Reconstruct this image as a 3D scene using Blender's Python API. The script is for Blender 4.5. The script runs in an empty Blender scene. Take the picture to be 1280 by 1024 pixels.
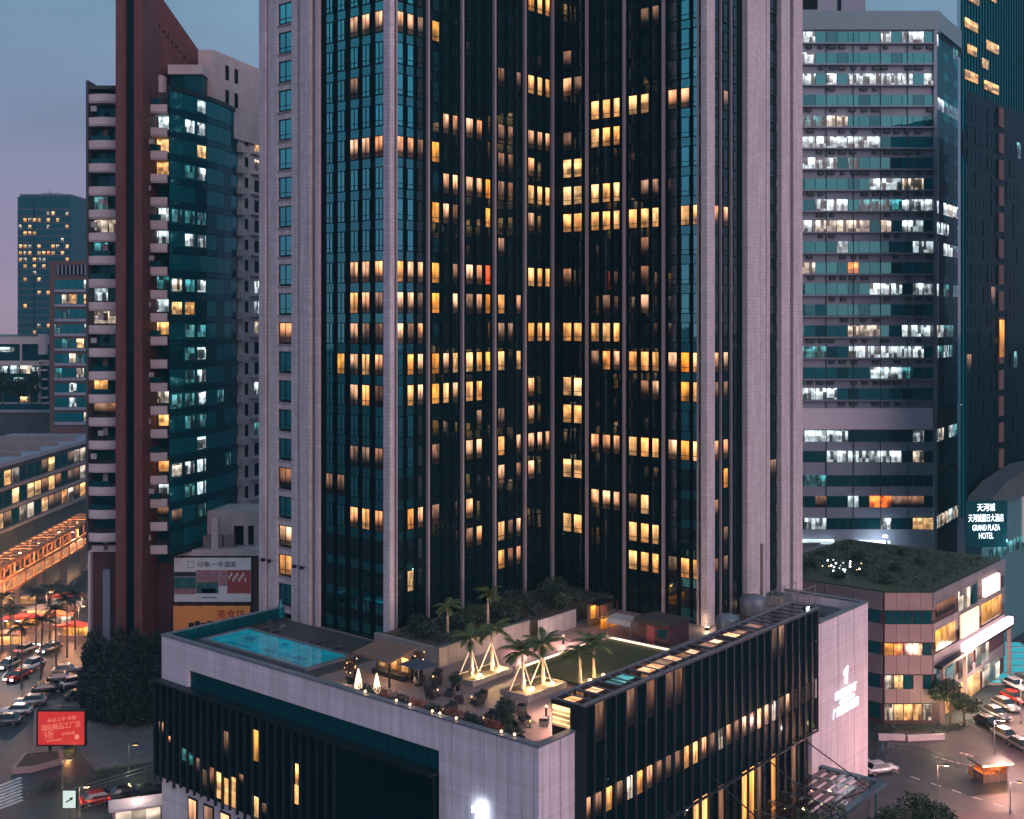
import bpy, bmesh, math, random
from mathutils import Vector, Matrix
R = math.radians
random.seed(7)
S = bpy.context.scene
COL = S.collection

# ------------------------------------------------------------ camera, world, sun, exposure
cam_d = bpy.data.cameras.new('camera'); cam = bpy.data.objects.new('camera', cam_d); COL.objects.link(cam)
cam.location = (0, 0, 55); cam.rotation_euler = (R(90), 0, 0)
cam_d.sensor_width = 36; cam_d.lens = 1480 / 1280 * 36; cam_d.shift_y = -112 / 1280
cam_d.clip_start = 1; cam_d.clip_end = 6000
S.camera = cam
world = bpy.data.worlds.new('World'); S.world = world; world.use_nodes = True
wn, wl = world.node_tree.nodes, world.node_tree.links
bg = wn['Background']
sky = wn.new('ShaderNodeTexSky'); sky.sky_type = 'NISHITA'; sky.sun_disc = False
SUN_EL, SUN_AZ = 4.0, 142.0            # sun low behind the camera's right shoulder (azimuth clockwise from +Y)
sky.sun_elevation = R(SUN_EL); sky.sun_rotation = R(SUN_AZ); sky.air_density = 1.6; sky.dust_density = 2.2; sky.ozone_density = 4.0
# thin dusk cloud veil over the clear sky: lilac low down, blue-teal higher up
tc = wn.new('ShaderNodeTexCoord'); sep = wn.new('ShaderNodeSeparateXYZ'); wl.new(tc.outputs['Generated'], sep.inputs[0])
ramp = wn.new('ShaderNodeValToRGB'); wl.new(sep.outputs['Z'], ramp.inputs[0])
e = ramp.color_ramp.elements
e[0].position = 0.0; e[0].color = (0.37, 0.26, 0.34, 1)
e[1].position = 0.62; e[1].color = (0.25, 0.37, 0.50, 1)
for p, c in ((0.07, (0.30, 0.235, 0.37, 1)), (0.16, (0.215, 0.255, 0.40, 1)), (0.27, (0.155, 0.275, 0.385, 1))):
    n_ = e.new(p); n_.color = c
nz = wn.new('ShaderNodeTexNoise'); nz.inputs['Scale'].default_value = 3.2; nz.inputs['Detail'].default_value = 5
mp = wn.new('ShaderNodeMapping'); mp.inputs['Scale'].default_value = (1, 1, 2.6); wl.new(tc.outputs['Generated'], mp.inputs[0]); wl.new(mp.outputs[0], nz.inputs['Vector'])
mr = wn.new('ShaderNodeMapRange'); mr.inputs[1].default_value = .3; mr.inputs[2].default_value = .7; mr.inputs[3].default_value = .76; mr.inputs[4].default_value = 1.2
wl.new(nz.outputs['Fac'], mr.inputs[0])
vm = wn.new('ShaderNodeVectorMath'); vm.operation = 'SCALE'; wl.new(ramp.outputs[0], vm.inputs[0]); wl.new(mr.outputs[0], vm.inputs['Scale'])
sc1 = wn.new('ShaderNodeVectorMath'); sc1.operation = 'SCALE'; sc1.inputs['Scale'].default_value = 11.2; wl.new(vm.outputs[0], sc1.inputs[0])
mx = wn.new('ShaderNodeMixRGB'); mx.inputs[0].default_value = 0.8
wl.new(sky.outputs[0], mx.inputs[1]); wl.new(sc1.outputs[0], mx.inputs[2])
wl.new(mx.outputs[0], bg.inputs[0]); bg.inputs[1].default_value = 0.12
sun_d = bpy.data.lights.new('sun', 'SUN'); sun = bpy.data.objects.new('sun', sun_d); COL.objects.link(sun)
sun_d.energy = 1.95; sun_d.angle = R(58); sun_d.color = (1.0, 0.66, 0.68)
az = R(SUN_AZ); el = R(SUN_EL + 14)
sdir = Vector((math.sin(az) * math.cos(el), math.cos(az) * math.cos(el), math.sin(el)))
sun.rotation_euler = (-sdir).to_track_quat('-Z', 'Y').to_euler(); sun.location = sdir * 300
S.view_settings.view_transform = 'Standard'; S.view_settings.look = 'None'
S.view_settings.exposure = 0.1; S.view_settings.gamma = 1.0; S.view_settings.use_curve_mapping = False
S.render.engine = 'CYCLES'; S.cycles.use_denoising = True; S.cycles.max_bounces = 6; S.cycles.diffuse_bounces = 3; S.cycles.glossy_bounces = 4
S.cycles.sample_clamp_indirect = 4.0

# ------------------------------------------------------------ frame of the hotel: u runs back to the right, v back to the left
ANG = math.atan2(0.7653, 0.6437)
U = Vector((math.cos(ANG), math.sin(ANG), 0)); V = Vector((-math.sin(ANG), math.cos(ANG), 0)); P1 = Vector((-13.2, 128, 0))
def F(a, b, z=0): return P1 + U * a + V * b + Vector((0, 0, z))
def G(px, py, z=0):                     # a point of the photograph that lies on the level z
    D = (55 - z) * 1480 / (py - 400); return Vector(((px - 640) / 1480 * D, D, z))
def AT(px, py, D): return Vector(((px - 640) / 1480 * D, D, 55 - (py - 400) / 1480 * D))

# ------------------------------------------------------------ mesh helpers
class MB:
    def __init__(s): s.v = []; s.f = []; s.m = []; s.cm = 0
    def add(s, vs, fs):
        o = len(s.v); s.v += [tuple(p) for p in vs]; s.f += [tuple(i + o for i in f) for f in fs]; s.m += [s.cm] * len(fs); return s
    def box(s, x0, x1, y0, y1, z0, z1):
        return s.add([(x0,y0,z0),(x1,y0,z0),(x1,y1,z0),(x0,y1,z0),(x0,y0,z1),(x1,y0,z1),(x1,y1,z1),(x0,y1,z1)],
                     [(3,2,1,0),(4,5,6,7),(0,1,5,4),(1,2,6,5),(2,3,7,6),(3,0,4,7)])
    def prism(s, poly, z0, z1):
        n = len(poly)
        return s.add([(x,y,z0) for x,y in poly] + [(x,y,z1) for x,y in poly],
                     [tuple(range(n-1,-1,-1)), tuple(range(n,2*n))] + [(i,(i+1)%n,(i+1)%n+n,i+n) for i in range(n)])
    def xprism(s, poly, y0, y1):         # poly in x,z extruded along y
        n = len(poly)
        return s.add([(x,y0,z) for x,z in poly] + [(x,y1,z) for x,z in poly],
                     [tuple(range(n)), tuple(range(2*n-1,n-1,-1))] + [(i+n,(i+1)%n+n,(i+1)%n,i) for i in range(n)])
    def tube(s, p0, p1, r0, r1=None, n=8):
        r1 = r0 if r1 is None else r1
        p0 = Vector(p0); p1 = Vector(p1); d = (p1 - p0).normalized()
        x = d.orthogonal().normalized(); y = d.cross(x)
        vs = []
        for p, r in ((p0, r0), (p1, r1)):
            for i in range(n):
                t = 2 * math.pi * i / n; vs.append(p + x * (math.cos(t) * r) + y * (math.sin(t) * r))
        return s.add(vs, [(i,(i+1)%n,(i+1)%n+n,i+n) for i in range(n)] + [tuple(range(n-1,-1,-1)), tuple(range(n,2*n))])
    def lathe(s, prof, n=14, c=(0,0,0)):
        vs = []; m = len(prof)
        for r, z in prof:
            for i in range(n):
                t = 2 * math.pi * i / n; vs.append((c[0]+math.cos(t)*r, c[1]+math.sin(t)*r, c[2]+z))
        fs = [(k*n+i, k*n+(i+1)%n, (k+1)*n+(i+1)%n, (k+1)*n+i) for k in range(m-1) for i in range(n)]
        fs += [tuple(range(n-1,-1,-1)), tuple(range((m-1)*n, m*n))]
        return s.add(vs, fs)
    def mesh(s, name, mats):
        me = bpy.data.meshes.new(name); me.from_pydata(s.v, [], s.f)
        for m in (mats if isinstance(mats, (list, tuple)) else [mats]): me.materials.append(m)
        if any(s.m): me.polygons.foreach_set('material_index', s.m)
        me.update(); return me
    def build(s, name, mats, parent=None, loc=None, rz=0, smooth=False):
        me = s.mesh(name, mats)
        if smooth: me.polygons.foreach_set('use_smooth', [True] * len(me.polygons))
        return link(name, me, parent, loc, rz)
def link(name, me, parent=None, loc=None, rz=0):
    o = bpy.data.objects.new(name, me); COL.objects.link(o)
    if parent: o.parent = parent
    if loc is not None: o.location = loc
    if rz: o.rotation_euler.z = rz
    return o
def tag(o, label=None, cat=None, group=None, kind=None):
    if label: o['label'] = label
    if cat: o['category'] = cat
    if group: o['group'] = group
    if kind: o['kind'] = kind
    return o
def thing(name, label, cat, loc=(0,0,0), rz=0, group=None):
    o = link(name, None, None, loc, rz); return tag(o, label, cat, group)
_unit = MB().box(-.5,.5,-.5,.5,-.5,.5).mesh('unit_box', [None])
def ub(name, mat, parent, x0, x1, y0, y1, z0, z1, rz=0):   # a box that shares one mesh, material on the object
    o = link(name, _unit, parent, ((x0+x1)/2, (y0+y1)/2, (z0+z1)/2), rz); o.scale = (abs(x1-x0), abs(y1-y0), abs(z1-z0))
    o.material_slots[0].link = 'OBJECT'; o.material_slots[0].material = mat; return o
def objmat(o, mat, i=0): o.material_slots[i].link = 'OBJECT'; o.material_slots[i].material = mat; return o
def copy_tree(o, parent=None):
    c = o.copy(); COL.objects.link(c); c.parent = parent
    for ch in o.children: copy_tree(ch, c)
    return c
def smooth(o):
    o.data.polygons.foreach_set('use_smooth', [True] * len(o.data.polygons)); return o

# ------------------------------------------------------------ materials
def mat(name, base, rough=.6, metal=0., spec=.5, var=0., scale=1.5, bump=0., emit=None, es=0., alpha=1.):
    m = bpy.data.materials.new(name); m.use_nodes = True; N, L = m.node_tree.nodes, m.node_tree.links
    b = N['Principled BSDF']; b.inputs['Base Color'].default_value = (*base, 1); b.inputs['Roughness'].default_value = rough
    b.inputs['Metallic'].default_value = metal; b.inputs['Specular IOR Level'].default_value = spec
    if emit: b.inputs['Emission Color'].default_value = (*emit, 1); b.inputs['Emission Strength'].default_value = es
    if var or bump:
        g = N.new('ShaderNodeNewGeometry'); nz = N.new('ShaderNodeTexNoise'); nz.inputs['Scale'].default_value = scale; nz.inputs['Detail'].default_value = 6
        L.new(g.outputs['Position'], nz.inputs['Vector'])
        if var:
            oi = N.new('ShaderNodeObjectInfo')
            mr = N.new('ShaderNodeMapRange'); mr.inputs[1].default_value = .25; mr.inputs[2].default_value = .75; mr.inputs[3].default_value = 1 - var; mr.inputs[4].default_value = 1 + var
            L.new(nz.outputs['Fac'], mr.inputs[0])
            mr2 = N.new('ShaderNodeMapRange'); mr2.inputs[3].default_value = 1 - var * .35; mr2.inputs[4].default_value = 1 + var * .35; L.new(oi.outputs['Random'], mr2.inputs[0])
            mu = N.new('ShaderNodeMath'); mu.operation = 'MULTIPLY'; L.new(mr.outputs[0], mu.inputs[0]); L.new(mr2.outputs[0], mu.inputs[1])
            vm = N.new('ShaderNodeVectorMath'); vm.operation = 'SCALE'; vm.inputs[0].default_value = base; L.new(mu.outputs[0], vm.inputs['Scale'])
            L.new(vm.outputs[0], b.inputs['Base Color'])
        if bump:
            bp = N.new('ShaderNodeBump'); bp.inputs['Strength'].default_value = bump; bp.inputs['Distance'].default_value = .05
            L.new(nz.outputs['Fac'], bp.inputs['Height']); L.new(bp.outputs[0], b.inputs['Normal'])
    return m
def tiles(name, base, joint, bw, bh, mortar=.012, rough=.55, var=.12, streak=.1, ang=ANG):
    """stone cladding: small tiles with fine joints on any face along u or v, rain streaks and blotches"""
    m = mat(name, base, rough); N, L = m.node_tree.nodes, m.node_tree.links; b = N['Principled BSDF']
    g = N.new('ShaderNodeNewGeometry'); vr = N.new('ShaderNodeVectorRotate'); vr.rotation_type = 'Z_AXIS'; vr.inputs['Angle'].default_value = -ang
    L.new(g.outputs['Position'], vr.inputs['Vector']); sp = N.new('ShaderNodeSeparateXYZ'); L.new(vr.outputs[0], sp.inputs[0])
    ad = N.new('ShaderNodeMath'); L.new(sp.outputs['X'], ad.inputs[0]); L.new(sp.outputs['Y'], ad.inputs[1])
    cb = N.new('ShaderNodeCombineXYZ'); L.new(ad.outputs[0], cb.inputs['X']); L.new(sp.outputs['Z'], cb.inputs['Y'])
    br = N.new('ShaderNodeTexBrick'); br.offset = 0; br.inputs['Scale'].default_value = 1; br.inputs['Brick Width'].default_value = bw; br.inputs['Row Height'].default_value = bh
    br.inputs['Mortar Size'].default_value = mortar; br.inputs['Mortar Smooth'].default_value = .3
    br.inputs['Color1'].default_value = (*[c * (1 - var) for c in base], 1); br.inputs['Color2'].default_value = (*[c * (1 + var) for c in base], 1); br.inputs['Mortar'].default_value = (*joint, 1)
    L.new(cb.outputs[0], br.inputs['Vector'])
    nz = N.new('ShaderNodeTexNoise'); nz.inputs['Scale'].default_value = 1; nz.inputs['Detail'].default_value = 6
    mp = N.new('ShaderNodeMapping'); mp.inputs['Scale'].default_value = (1.6, .12, 1); L.new(cb.outputs[0], mp.inputs[0]); L.new(mp.outputs[0], nz.inputs['Vector'])
    mr = N.new('ShaderNodeMapRange'); mr.inputs[1].default_value = .3; mr.inputs[2].default_value = .7; mr.inputs[3].default_value = 1 - streak; mr.inputs[4].default_value = 1 + streak
    L.new(nz.outputs['Fac'], mr.inputs[0])
    vm = N.new('ShaderNodeVectorMath'); vm.operation = 'SCALE'; L.new(br.outputs['Color'], vm.inputs[0]); L.new(mr.outputs[0], vm.inputs['Scale']); L.new(vm.outputs[0], b.inputs['Base Color'])
    bp = N.new('ShaderNodeBump'); bp.invert = True; bp.inputs['Strength'].default_value = .4; bp.inputs['Distance'].default_value = .02; L.new(br.outputs['Fac'], bp.inputs['Height']); L.new(bp.outputs[0], b.inputs['Normal'])
    return m
def glass(name, tint, refl=.45, base=(.004, .012, .016), rough=.015, wav=.004, fres=.5):
    """tinted mirror glazing: a dark body under a coated, faintly uneven reflecting sheet"""
    m = bpy.data.materials.new(name); m.use_nodes = True; N, L = m.node_tree.nodes, m.node_tree.links
    b = N['Principled BSDF']; b.inputs['Base Color'].default_value = (*base, 1); b.inputs['Roughness'].default_value = .3; b.inputs['Specular IOR Level'].default_value = .03
    gl = N.new('ShaderNodeBsdfGlossy'); gl.inputs['Color'].default_value = (*tint, 1); gl.inputs['Roughness'].default_value = rough
    g = N.new('ShaderNodeNewGeometry'); nz = N.new('ShaderNodeTexNoise'); nz.inputs['Scale'].default_value = .55; nz.inputs['Detail'].default_value = 2; L.new(g.outputs['Position'], nz.inputs['Vector'])
    bp = N.new('ShaderNodeBump'); bp.inputs['Strength'].default_value = 1; bp.inputs['Distance'].default_value = wav; L.new(nz.outputs['Fac'], bp.inputs['Height']); L.new(bp.outputs[0], gl.inputs['Normal'])
    oj = N.new('ShaderNodeObjectInfo'); wt = N.new('ShaderNodeTexWhiteNoise'); wt.noise_dimensions = '1D'; L.new(oj.outputs['Random'], wt.inputs['W'])      # every pane sits at a slightly different tilt
    t1 = N.new('ShaderNodeVectorMath'); t1.operation = 'SUBTRACT'; t1.inputs[1].default_value = (.5, .5, .5); L.new(wt.outputs['Color'], t1.inputs[0])
    t2 = N.new('ShaderNodeVectorMath'); t2.operation = 'SCALE'; t2.inputs['Scale'].default_value = .018; L.new(t1.outputs[0], t2.inputs[0])
    t3 = N.new('ShaderNodeVectorMath'); L.new(g.outputs['Normal'], t3.inputs[0]); L.new(t2.outputs[0], t3.inputs[1]); t4 = N.new('ShaderNodeVectorMath'); t4.operation = 'NORMALIZE'; L.new(t3.outputs[0], t4.inputs[0]); L.new(t4.outputs[0], bp.inputs['Normal'])
    lw = N.new('ShaderNodeLayerWeight'); lw.inputs['Blend'].default_value = .35
    oi = N.new('ShaderNodeObjectInfo'); jr = N.new('ShaderNodeMapRange'); jr.inputs[3].default_value = refl * .82; jr.inputs[4].default_value = refl * 1.15; L.new(oi.outputs['Random'], jr.inputs[0])
    ma = N.new('ShaderNodeMath'); ma.operation = 'MULTIPLY_ADD'; ma.use_clamp = True; L.new(lw.outputs['Fresnel'], ma.inputs[0]); ma.inputs[1].default_value = fres; L.new(jr.outputs[0], ma.inputs[2])
    mx = N.new('ShaderNodeMixShader'); L.new(ma.outputs[0], mx.inputs[0]); L.new(b.outputs[0], mx.inputs[1]); L.new(gl.outputs[0], mx.inputs[2])
    L.new(mx.outputs[0], N['Material Output'].inputs['Surface']); return m
def lit(name, col, st, kind='curtain', low=.25, freq=(9, 1, 1)):
    """a lit window: curtain folds or an office's lamps and furniture seen through the pane"""
    m = bpy.data.materials.new(name); m.use_nodes = True; N, L = m.node_tree.nodes, m.node_tree.links
    b = N['Principled BSDF']; b.inputs['Base Color'].default_value = (.02, .02, .02, 1); b.inputs['Roughness'].default_value = .12
    t = N.new('ShaderNodeTexCoord'); oi = N.new('ShaderNodeObjectInfo'); sp = N.new('ShaderNodeSeparateXYZ'); L.new(t.outputs['Generated'], sp.inputs[0])
    mp = N.new('ShaderNodeMapping'); mp.inputs['Scale'].default_value = freq; L.new(t.outputs['Generated'], mp.inputs[0])
    of = N.new('ShaderNodeVectorMath'); of.operation = 'SCALE'; of.inputs[0].default_value = (37, 53, 71); L.new(oi.outputs['Random'], of.inputs['Scale']); L.new(of.outputs[0], mp.inputs['Location'])
    nz = N.new('ShaderNodeTexNoise'); nz.inputs['Scale'].default_value = 1; nz.inputs['Detail'].default_value = 2; L.new(mp.outputs[0], nz.inputs['Vector'])
    r1 = N.new('ShaderNodeMapRange')
    if kind == 'office':      # blinds, partitions and shelves: blocks of even brightness
        sn = N.new('ShaderNodeVectorMath'); sn.operation = 'SNAP'; sn.inputs[1].default_value = (1, 5, 1); L.new(mp.outputs[0], sn.inputs[0])
        wh_ = N.new('ShaderNodeTexWhiteNoise'); wh_.noise_dimensions = '3D'; L.new(sn.outputs[0], wh_.inputs['Vector'])
        av = N.new('ShaderNodeMath'); av.operation = 'MULTIPLY_ADD'; av.inputs[1].default_value = .62; L.new(wh_.outputs['Value'], av.inputs[0])
        hf = N.new('ShaderNodeMath'); hf.operation = 'MULTIPLY'; hf.inputs[1].default_value = .38; L.new(nz.outputs['Fac'], hf.inputs[0]); L.new(hf.outputs[0], av.inputs[2]); L.new(av.outputs[0], r1.inputs[0])
    else: L.new(nz.outputs['Fac'], r1.inputs[0])
    r2 = N.new('ShaderNodeMapRange'); L.new(oi.outputs['Random'], r2.inputs[0]); r2.inputs[3].default_value = st * .65; r2.inputs[4].default_value = st * 1.3
    mu = N.new('ShaderNodeMath'); mu.operation = 'MULTIPLY'; L.new(r1.outputs[0], mu.inputs[0]); L.new(r2.outputs[0], mu.inputs[1]); out = mu
    n2 = N.new('ShaderNodeTexNoise'); n2.inputs['Scale'].default_value = 1; n2.inputs['Detail'].default_value = 1
    m3 = N.new('ShaderNodeMapping'); m3.inputs['Scale'].default_value = (2.2, 1, 1.6); L.new(t.outputs['Generated'], m3.inputs[0]); L.new(of.outputs[0], m3.inputs['Location']); L.new(m3.outputs[0], n2.inputs['Vector'])
    r4 = N.new('ShaderNodeMapRange'); r4.inputs[1].default_value = .32; r4.inputs[2].default_value = .68; r4.inputs[3].default_value = .45; r4.inputs[4].default_value = 1.35; L.new(n2.outputs['Fac'], r4.inputs[0])
    m4 = N.new('ShaderNodeMath'); m4.operation = 'MULTIPLY'; L.new(mu.outputs[0], m4.inputs[0]); L.new(r4.outputs[0], m4.inputs[1]); mu = m4; out = m4
    if kind == 'curtain':
        r1.inputs[1].default_value = .3; r1.inputs[2].default_value = .65; r1.inputs[3].default_value = .55; r1.inputs[4].default_value = 1.1
        r3 = N.new('ShaderNodeMapRange'); r3.inputs[1].default_value = .15; r3.inputs[2].default_value = 1.05; r3.inputs[3].default_value = low; r3.inputs[4].default_value = 2.0; r3.interpolation_type = 'SMOOTHSTEP'; L.new(sp.outputs['Z'], r3.inputs[0])  # glow painted brighter towards the head, as if lit from the ceiling
        m2 = N.new('ShaderNodeMath'); m2.operation = 'MULTIPLY'; L.new(mu.outputs[0], m2.inputs[0]); L.new(r3.outputs[0], m2.inputs[1]); out = m2
    else:
        r1.inputs[1].default_value = .34; r1.inputs[2].default_value = .66; r1.inputs[3].default_value = low; r1.inputs[4].default_value = 1.25
        r3 = N.new('ShaderNodeMapRange'); r3.inputs[1].default_value = .35; r3.inputs[2].default_value = .8; r3.inputs[3].default_value = .45; r3.inputs[4].default_value = 1.25; r3.interpolation_type = 'SMOOTHSTEP'; L.new(sp.outputs['Z'], r3.inputs[0])  # upper part painted brighter, standing for ceiling lamps
        m2 = N.new('ShaderNodeMath'); m2.operation = 'MULTIPLY'; L.new(mu.outputs[0], m2.inputs[0]); L.new(r3.outputs[0], m2.inputs[1]); out = m2
    wn_ = N.new('ShaderNodeTexWhiteNoise'); wn_.noise_dimensions = '1D'; L.new(oi.outputs['Random'], wn_.inputs['W'])
    cm_ = N.new('ShaderNodeMixRGB'); cm_.inputs[1].default_value = (*[c ** 1.25 for c in col], 1); cm_.inputs[2].default_value = (*[c ** .78 for c in col], 1); L.new(wn_.outputs['Value'], cm_.inputs[0]); L.new(cm_.outputs[0], b.inputs['Emission Color'])
    L.new(out.outputs[0], b.inputs['Emission Strength'])
    return m
def glow(name, col, st): return mat(name, (.06, .06, .06), .4, emit=col, es=st)

M = {}
M['stone'] = tiles('pink_granite', (.47, .42, .46), (.16, .14, .155), .62, .425, var=.09, streak=.16)
M['panel'] = tiles('pale_stone_panel', (.61, .545, .61), (.34, .30, .34), 40., .45, .008, .6, .07, .16)
M['metal'] = mat('mullion_metal', (.36, .325, .36), .42, .35, var=.12, scale=.4)
M['darkmetal'] = mat('dark_metal', (.010, .020, .026), .45, .5, var=.25)
M['fin'] = mat('fin_metal', (.055, .068, .085), .42, .4, var=.2)
M['blade'] = mat('blade_metal', (.004, .016, .021), .5, .1, var=.25)
M['dark'] = mat('dark_spandrel', (.001, .008, .011), .4, spec=.05)
M['strip'] = glass('spandrel_glass', (.20, .86, .88), .38)
M['pane'] = glass('window_glass', (.24, .98, .98), .52)
M['pane_dimmed'] = glass('dim_reflection_window_glass', (.62, .76, .78), .15, (.002, .012, .016), fres=.25)  # copy of the window glass with its reflection dimmed for the inner faces
M['strip_dimmed'] = glass('dim_reflection_spandrel_glass', (.5, .72, .76), .09, (.002, .011, .015), fres=.2)  # spandrel copy, reflection turned down to paint the inner faces dark
M['frame'] = mat('window_frame', (.004, .012, .015), .5, spec=.1)
M['w1'] = lit('curtain_light', (1.0, .44, .13), 1.3, low=.45)
M['w2'] = lit('sheer_curtain_light', (1.0, .45, .22), 1.1, low=.04)
M['w3'] = lit('orange_curtain_light', (1.0, .35, .04), 1.0, low=.6)
M['w4'] = lit('bright_room_light', (1.0, .52, .19), 1.55, 'office', .45, (3, 1, 3))
M['w5'] = lit('dim_room_light', (.95, .46, .26), .24, low=.0)
M['red'] = lit('red_lamp_light', (1.0, .12, .03), 1.4, low=.5)
M['o1'] = lit('office_light', (.80, .95, 1.0), 1.2, 'office', .08, (3.0, 1, 1.3))
M['o2'] = lit('office_light_warm', (1.0, .80, .62), 1.0, 'office', .10, (3.0, 1, 1.3))
M['o3'] = lit('office_light_teal', (.20, .80, .85), .36, 'office', .10, (3.0, 1, 1.3))
M['oo'] = lit('orange_office_light', (1.0, .22, .04), 2.2, 'office', .2, (2, 1, 2))
M['deck'] = tiles('terrace_paving', (.44, .32, .325), (.22, .16, .16), .8, .8, .02)
M['pooldeck'] = mat('dark_pool_deck', (.035, .036, .042), .55, var=.3, scale=.8)
M['coping'] = mat('coping_metal', (.15, .18, .22), .4, .3, var=.2)
M['asphalt'] = mat('asphalt', (.018, .028, .036), .65, var=.35, scale=.25, bump=.15)
M['pave'] = mat('pink_paving', (.08, .066, .074), .7, var=.3, scale=.4, bump=.1)
M['walk'] = mat('pavement_stone', (.12, .11, .12), .75, var=.3, scale=.6)
M['white'] = mat('white_paint', (.75, .75, .76), .5, var=.1)
M['line'] = mat('road_marking', (.5, .5, .52), .6, var=.35, scale=1.2)
M['kerb'] = mat('kerb_stone', (.22, .21, .22), .7, var=.2)
M['red_render'] = tiles('red_tile_cladding', (.115, .037, .038), (.06, .022, .024), 1.3, 1.1, .03, .75, .12, .22, 0.)
M['maroon'] = mat('maroon_render', (.07, .03, .038), .75, var=.2, scale=.4)
M['pale'] = mat('pale_render', (.50, .44, .46), .7, var=.16, scale=.4)
M['paleoff'] = mat('office_cladding', (.20, .235, .305), .6, var=.14, scale=.3)
M['tealglass'] = glass('teal_glazing', (.18, .60, .62), .10, (.001, .115, .14), fres=.2)
M['tealdark'] = glass('dark_teal_glazing', (.12, .42, .46), .09, (.002, .05, .062), fres=.2)
M['blackglass'] = glass('black_glazing', (.10, .30, .36), .06, (.002, .011, .015), fres=.15)
M['brown'] = mat('brown_cladding', (.10, .06, .055), .7, var=.2)
M['concrete'] = mat('concrete', (.20, .185, .19), .8, var=.22, scale=.5, bump=.1)
M['dconcrete'] = mat('dark_concrete', (.045, .060, .070), .8, var=.3, scale=.5)
M['orange'] = mat('orange_steel', (.42, .20, .10), .6, var=.2)
M['leaf'] = mat('foliage', (.028, .055, .026), .55, var=.45, scale=.9)
M['leafd'] = mat('dark_foliage', (.007, .030, .024), .6, var=.4, scale=.9)
M['palm'] = mat('palm_frond', (.055, .085, .025), .5, var=.4, scale=1.2)
M['bark'] = mat('bark', (.10, .075, .055), .85, var=.3, scale=3, bump=.3)
M['grass'] = mat('lawn', (.035, .05, .022), .85, var=.4, scale=3, bump=.2)
M['soil'] = mat('planter_soil', (.06, .048, .035), .9, var=.3, scale=3)
M['wood'] = mat('weathered_wood', (.13, .085, .065), .7, var=.25)
M['tyre'] = mat('tyre_rubber', (.015, .015, .016), .8)
M['rim'] = mat('wheel_rim', (.35, .36, .38), .3, .9)
M['carglass'] = mat('car_glass', (.008, .012, .016), .06, spec=.9)
M['steel'] = mat('steel', (.28, .29, .31), .4, .8, var=.15)
M['fabric'] = mat('dark_outdoor_fabric', (.025, .027, .032), .85, var=.2)
M['canvas'] = mat('pale_canvas', (.30, .30, .32), .8, var=.15)
M['warm'] = glow('warm_lamp', (1.0, .62, .28), 14.)
M['warmlow'] = glow('warm_lamp_soft', (1.0, .55, .22), 3.)
M['cool'] = glow('cool_lamp', (.80, .90, 1.0), 16.)
M['sign'] = glow('white_sign_light', (.80, .90, 1.0), 2.3)
M['redlamp'] = glow('red_tail_lamp', (1.0, .04, .02), 4.)
M['headlamp'] = mat('headlamp', (.7, .72, .75), .1, spec=.8)
def lamp(name, parent, loc, power, col, radius=.15, kind='POINT', spot=None, rot=None):
    d = bpy.data.lights.new(name, kind); d.energy = power; d.color = col; d.shadow_soft_size = radius
    o = bpy.data.objects.new(name, d); COL.objects.link(o); o.parent = parent; o.location = loc
    if spot: d.spot_size = R(spot); d.spot_blend = .6
    if rot: o.rotation_euler = rot
    return o

# ============================================================ the setting: ground
MB().box(-3000, 3000, -1500, 4500, -1, 0).build('ground', M['asphalt'])['kind'] = 'structure'

# ============================================================ hotel tower (L-shaped plan; left wing end, two inner faces, right flank)
TW = thing('hotel_tower', 'tall dark glass hotel tower with pink stone piers and warm lit windows', 'tower', F(0, 0, 20), ANG)
HT = 84.0; FL = 3.4
AW, BW, LW, RW = 28.4, 22.3, 21.6, 22.9
MB().prism([(0,0),(AW,0),(AW,-BW),(AW+RW,-BW),(AW+RW,LW),(0,LW)], 0, HT).build('curtain_wall', M['dark'], TW)
MB().prism([(1,1),(AW+1,1),(AW+1,-BW+1),(AW+RW-1,-BW+1),(AW+RW-1,LW-1),(1,LW-1)], HT, HT+3).build('roof_parapet', M['stone'], TW)
NF = 23
def wtop(k): return 4.0 + FL * k                      # window heads above the podium roof
# columns of windows: face, start, end along the face
COLS = {}
for i, (s0, s1) in enumerate(((9.15,10.2),(7.15,8.3),(4.95,6.15),(3.08,4.22),(1.0,2.15))): COLS['L%d' % i] = ('L', s0, s1)
for j in range(5):
    for c, (f0, f1) in enumerate(((.13,.33),(.45,.61),(.73,.87))): COLS['A%d%d' % (j+1, c)] = ('A', (j+f0)*AW/5, (j+f1)*AW/5)
for j in range(4):
    for c, (f0, f1) in enumerate(((.08,.28),(.34,.56),(.64,.85)) if j == 0 else ((.12,.32),(.43,.62),(.72,.87))): COLS['B%d%d' % (j+1, c)] = ('B', (j+f0)*BW/4, (j+f1)*BW/4)
for i, (s0, s1) in enumerate(((1.75,2.6),(3.8,4.8),(6.05,7.0),(14.6,16.8))): COLS['R%d' % i] = ('R', s0, s1)
COLS['S0'] = ('L', 16.0, 18.1)
def fbox(face, s0, s1, d0, d1):                       # box on a face: along s, from d0 to d1 out of the wall
    if face == 'L': return (-d1, -d0, s0, s1)
    if face == 'A': return (s0, s1, -d1, -d0)
    if face == 'B': return (AW-d1, AW-d0, -s1, -s0)
    return (AW+s0, AW+s1, -BW-d1, -BW-d0)
LIT = {}
def L_(k, spec):
    for w in spec.split():
        c, m = w.split(':') if ':' in w else (w, 'w1')
        if len(c) == 2 and c[0] in 'AB':
            for q in '012':
                if c == 'B1' and q == '0': continue
                LIT[(c+q, k)] = m
        else: LIT[(c, k)] = m
L_(21, 'A5:w1 L2:w5')
L_(20, 'B31:w5 B32:w5 A10:w5')
L_(19, 'L2:w2 L3:w2 L4:w2 A10:w2 A11:w2 A12:w5 A20:w3 B11:w5')
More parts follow.
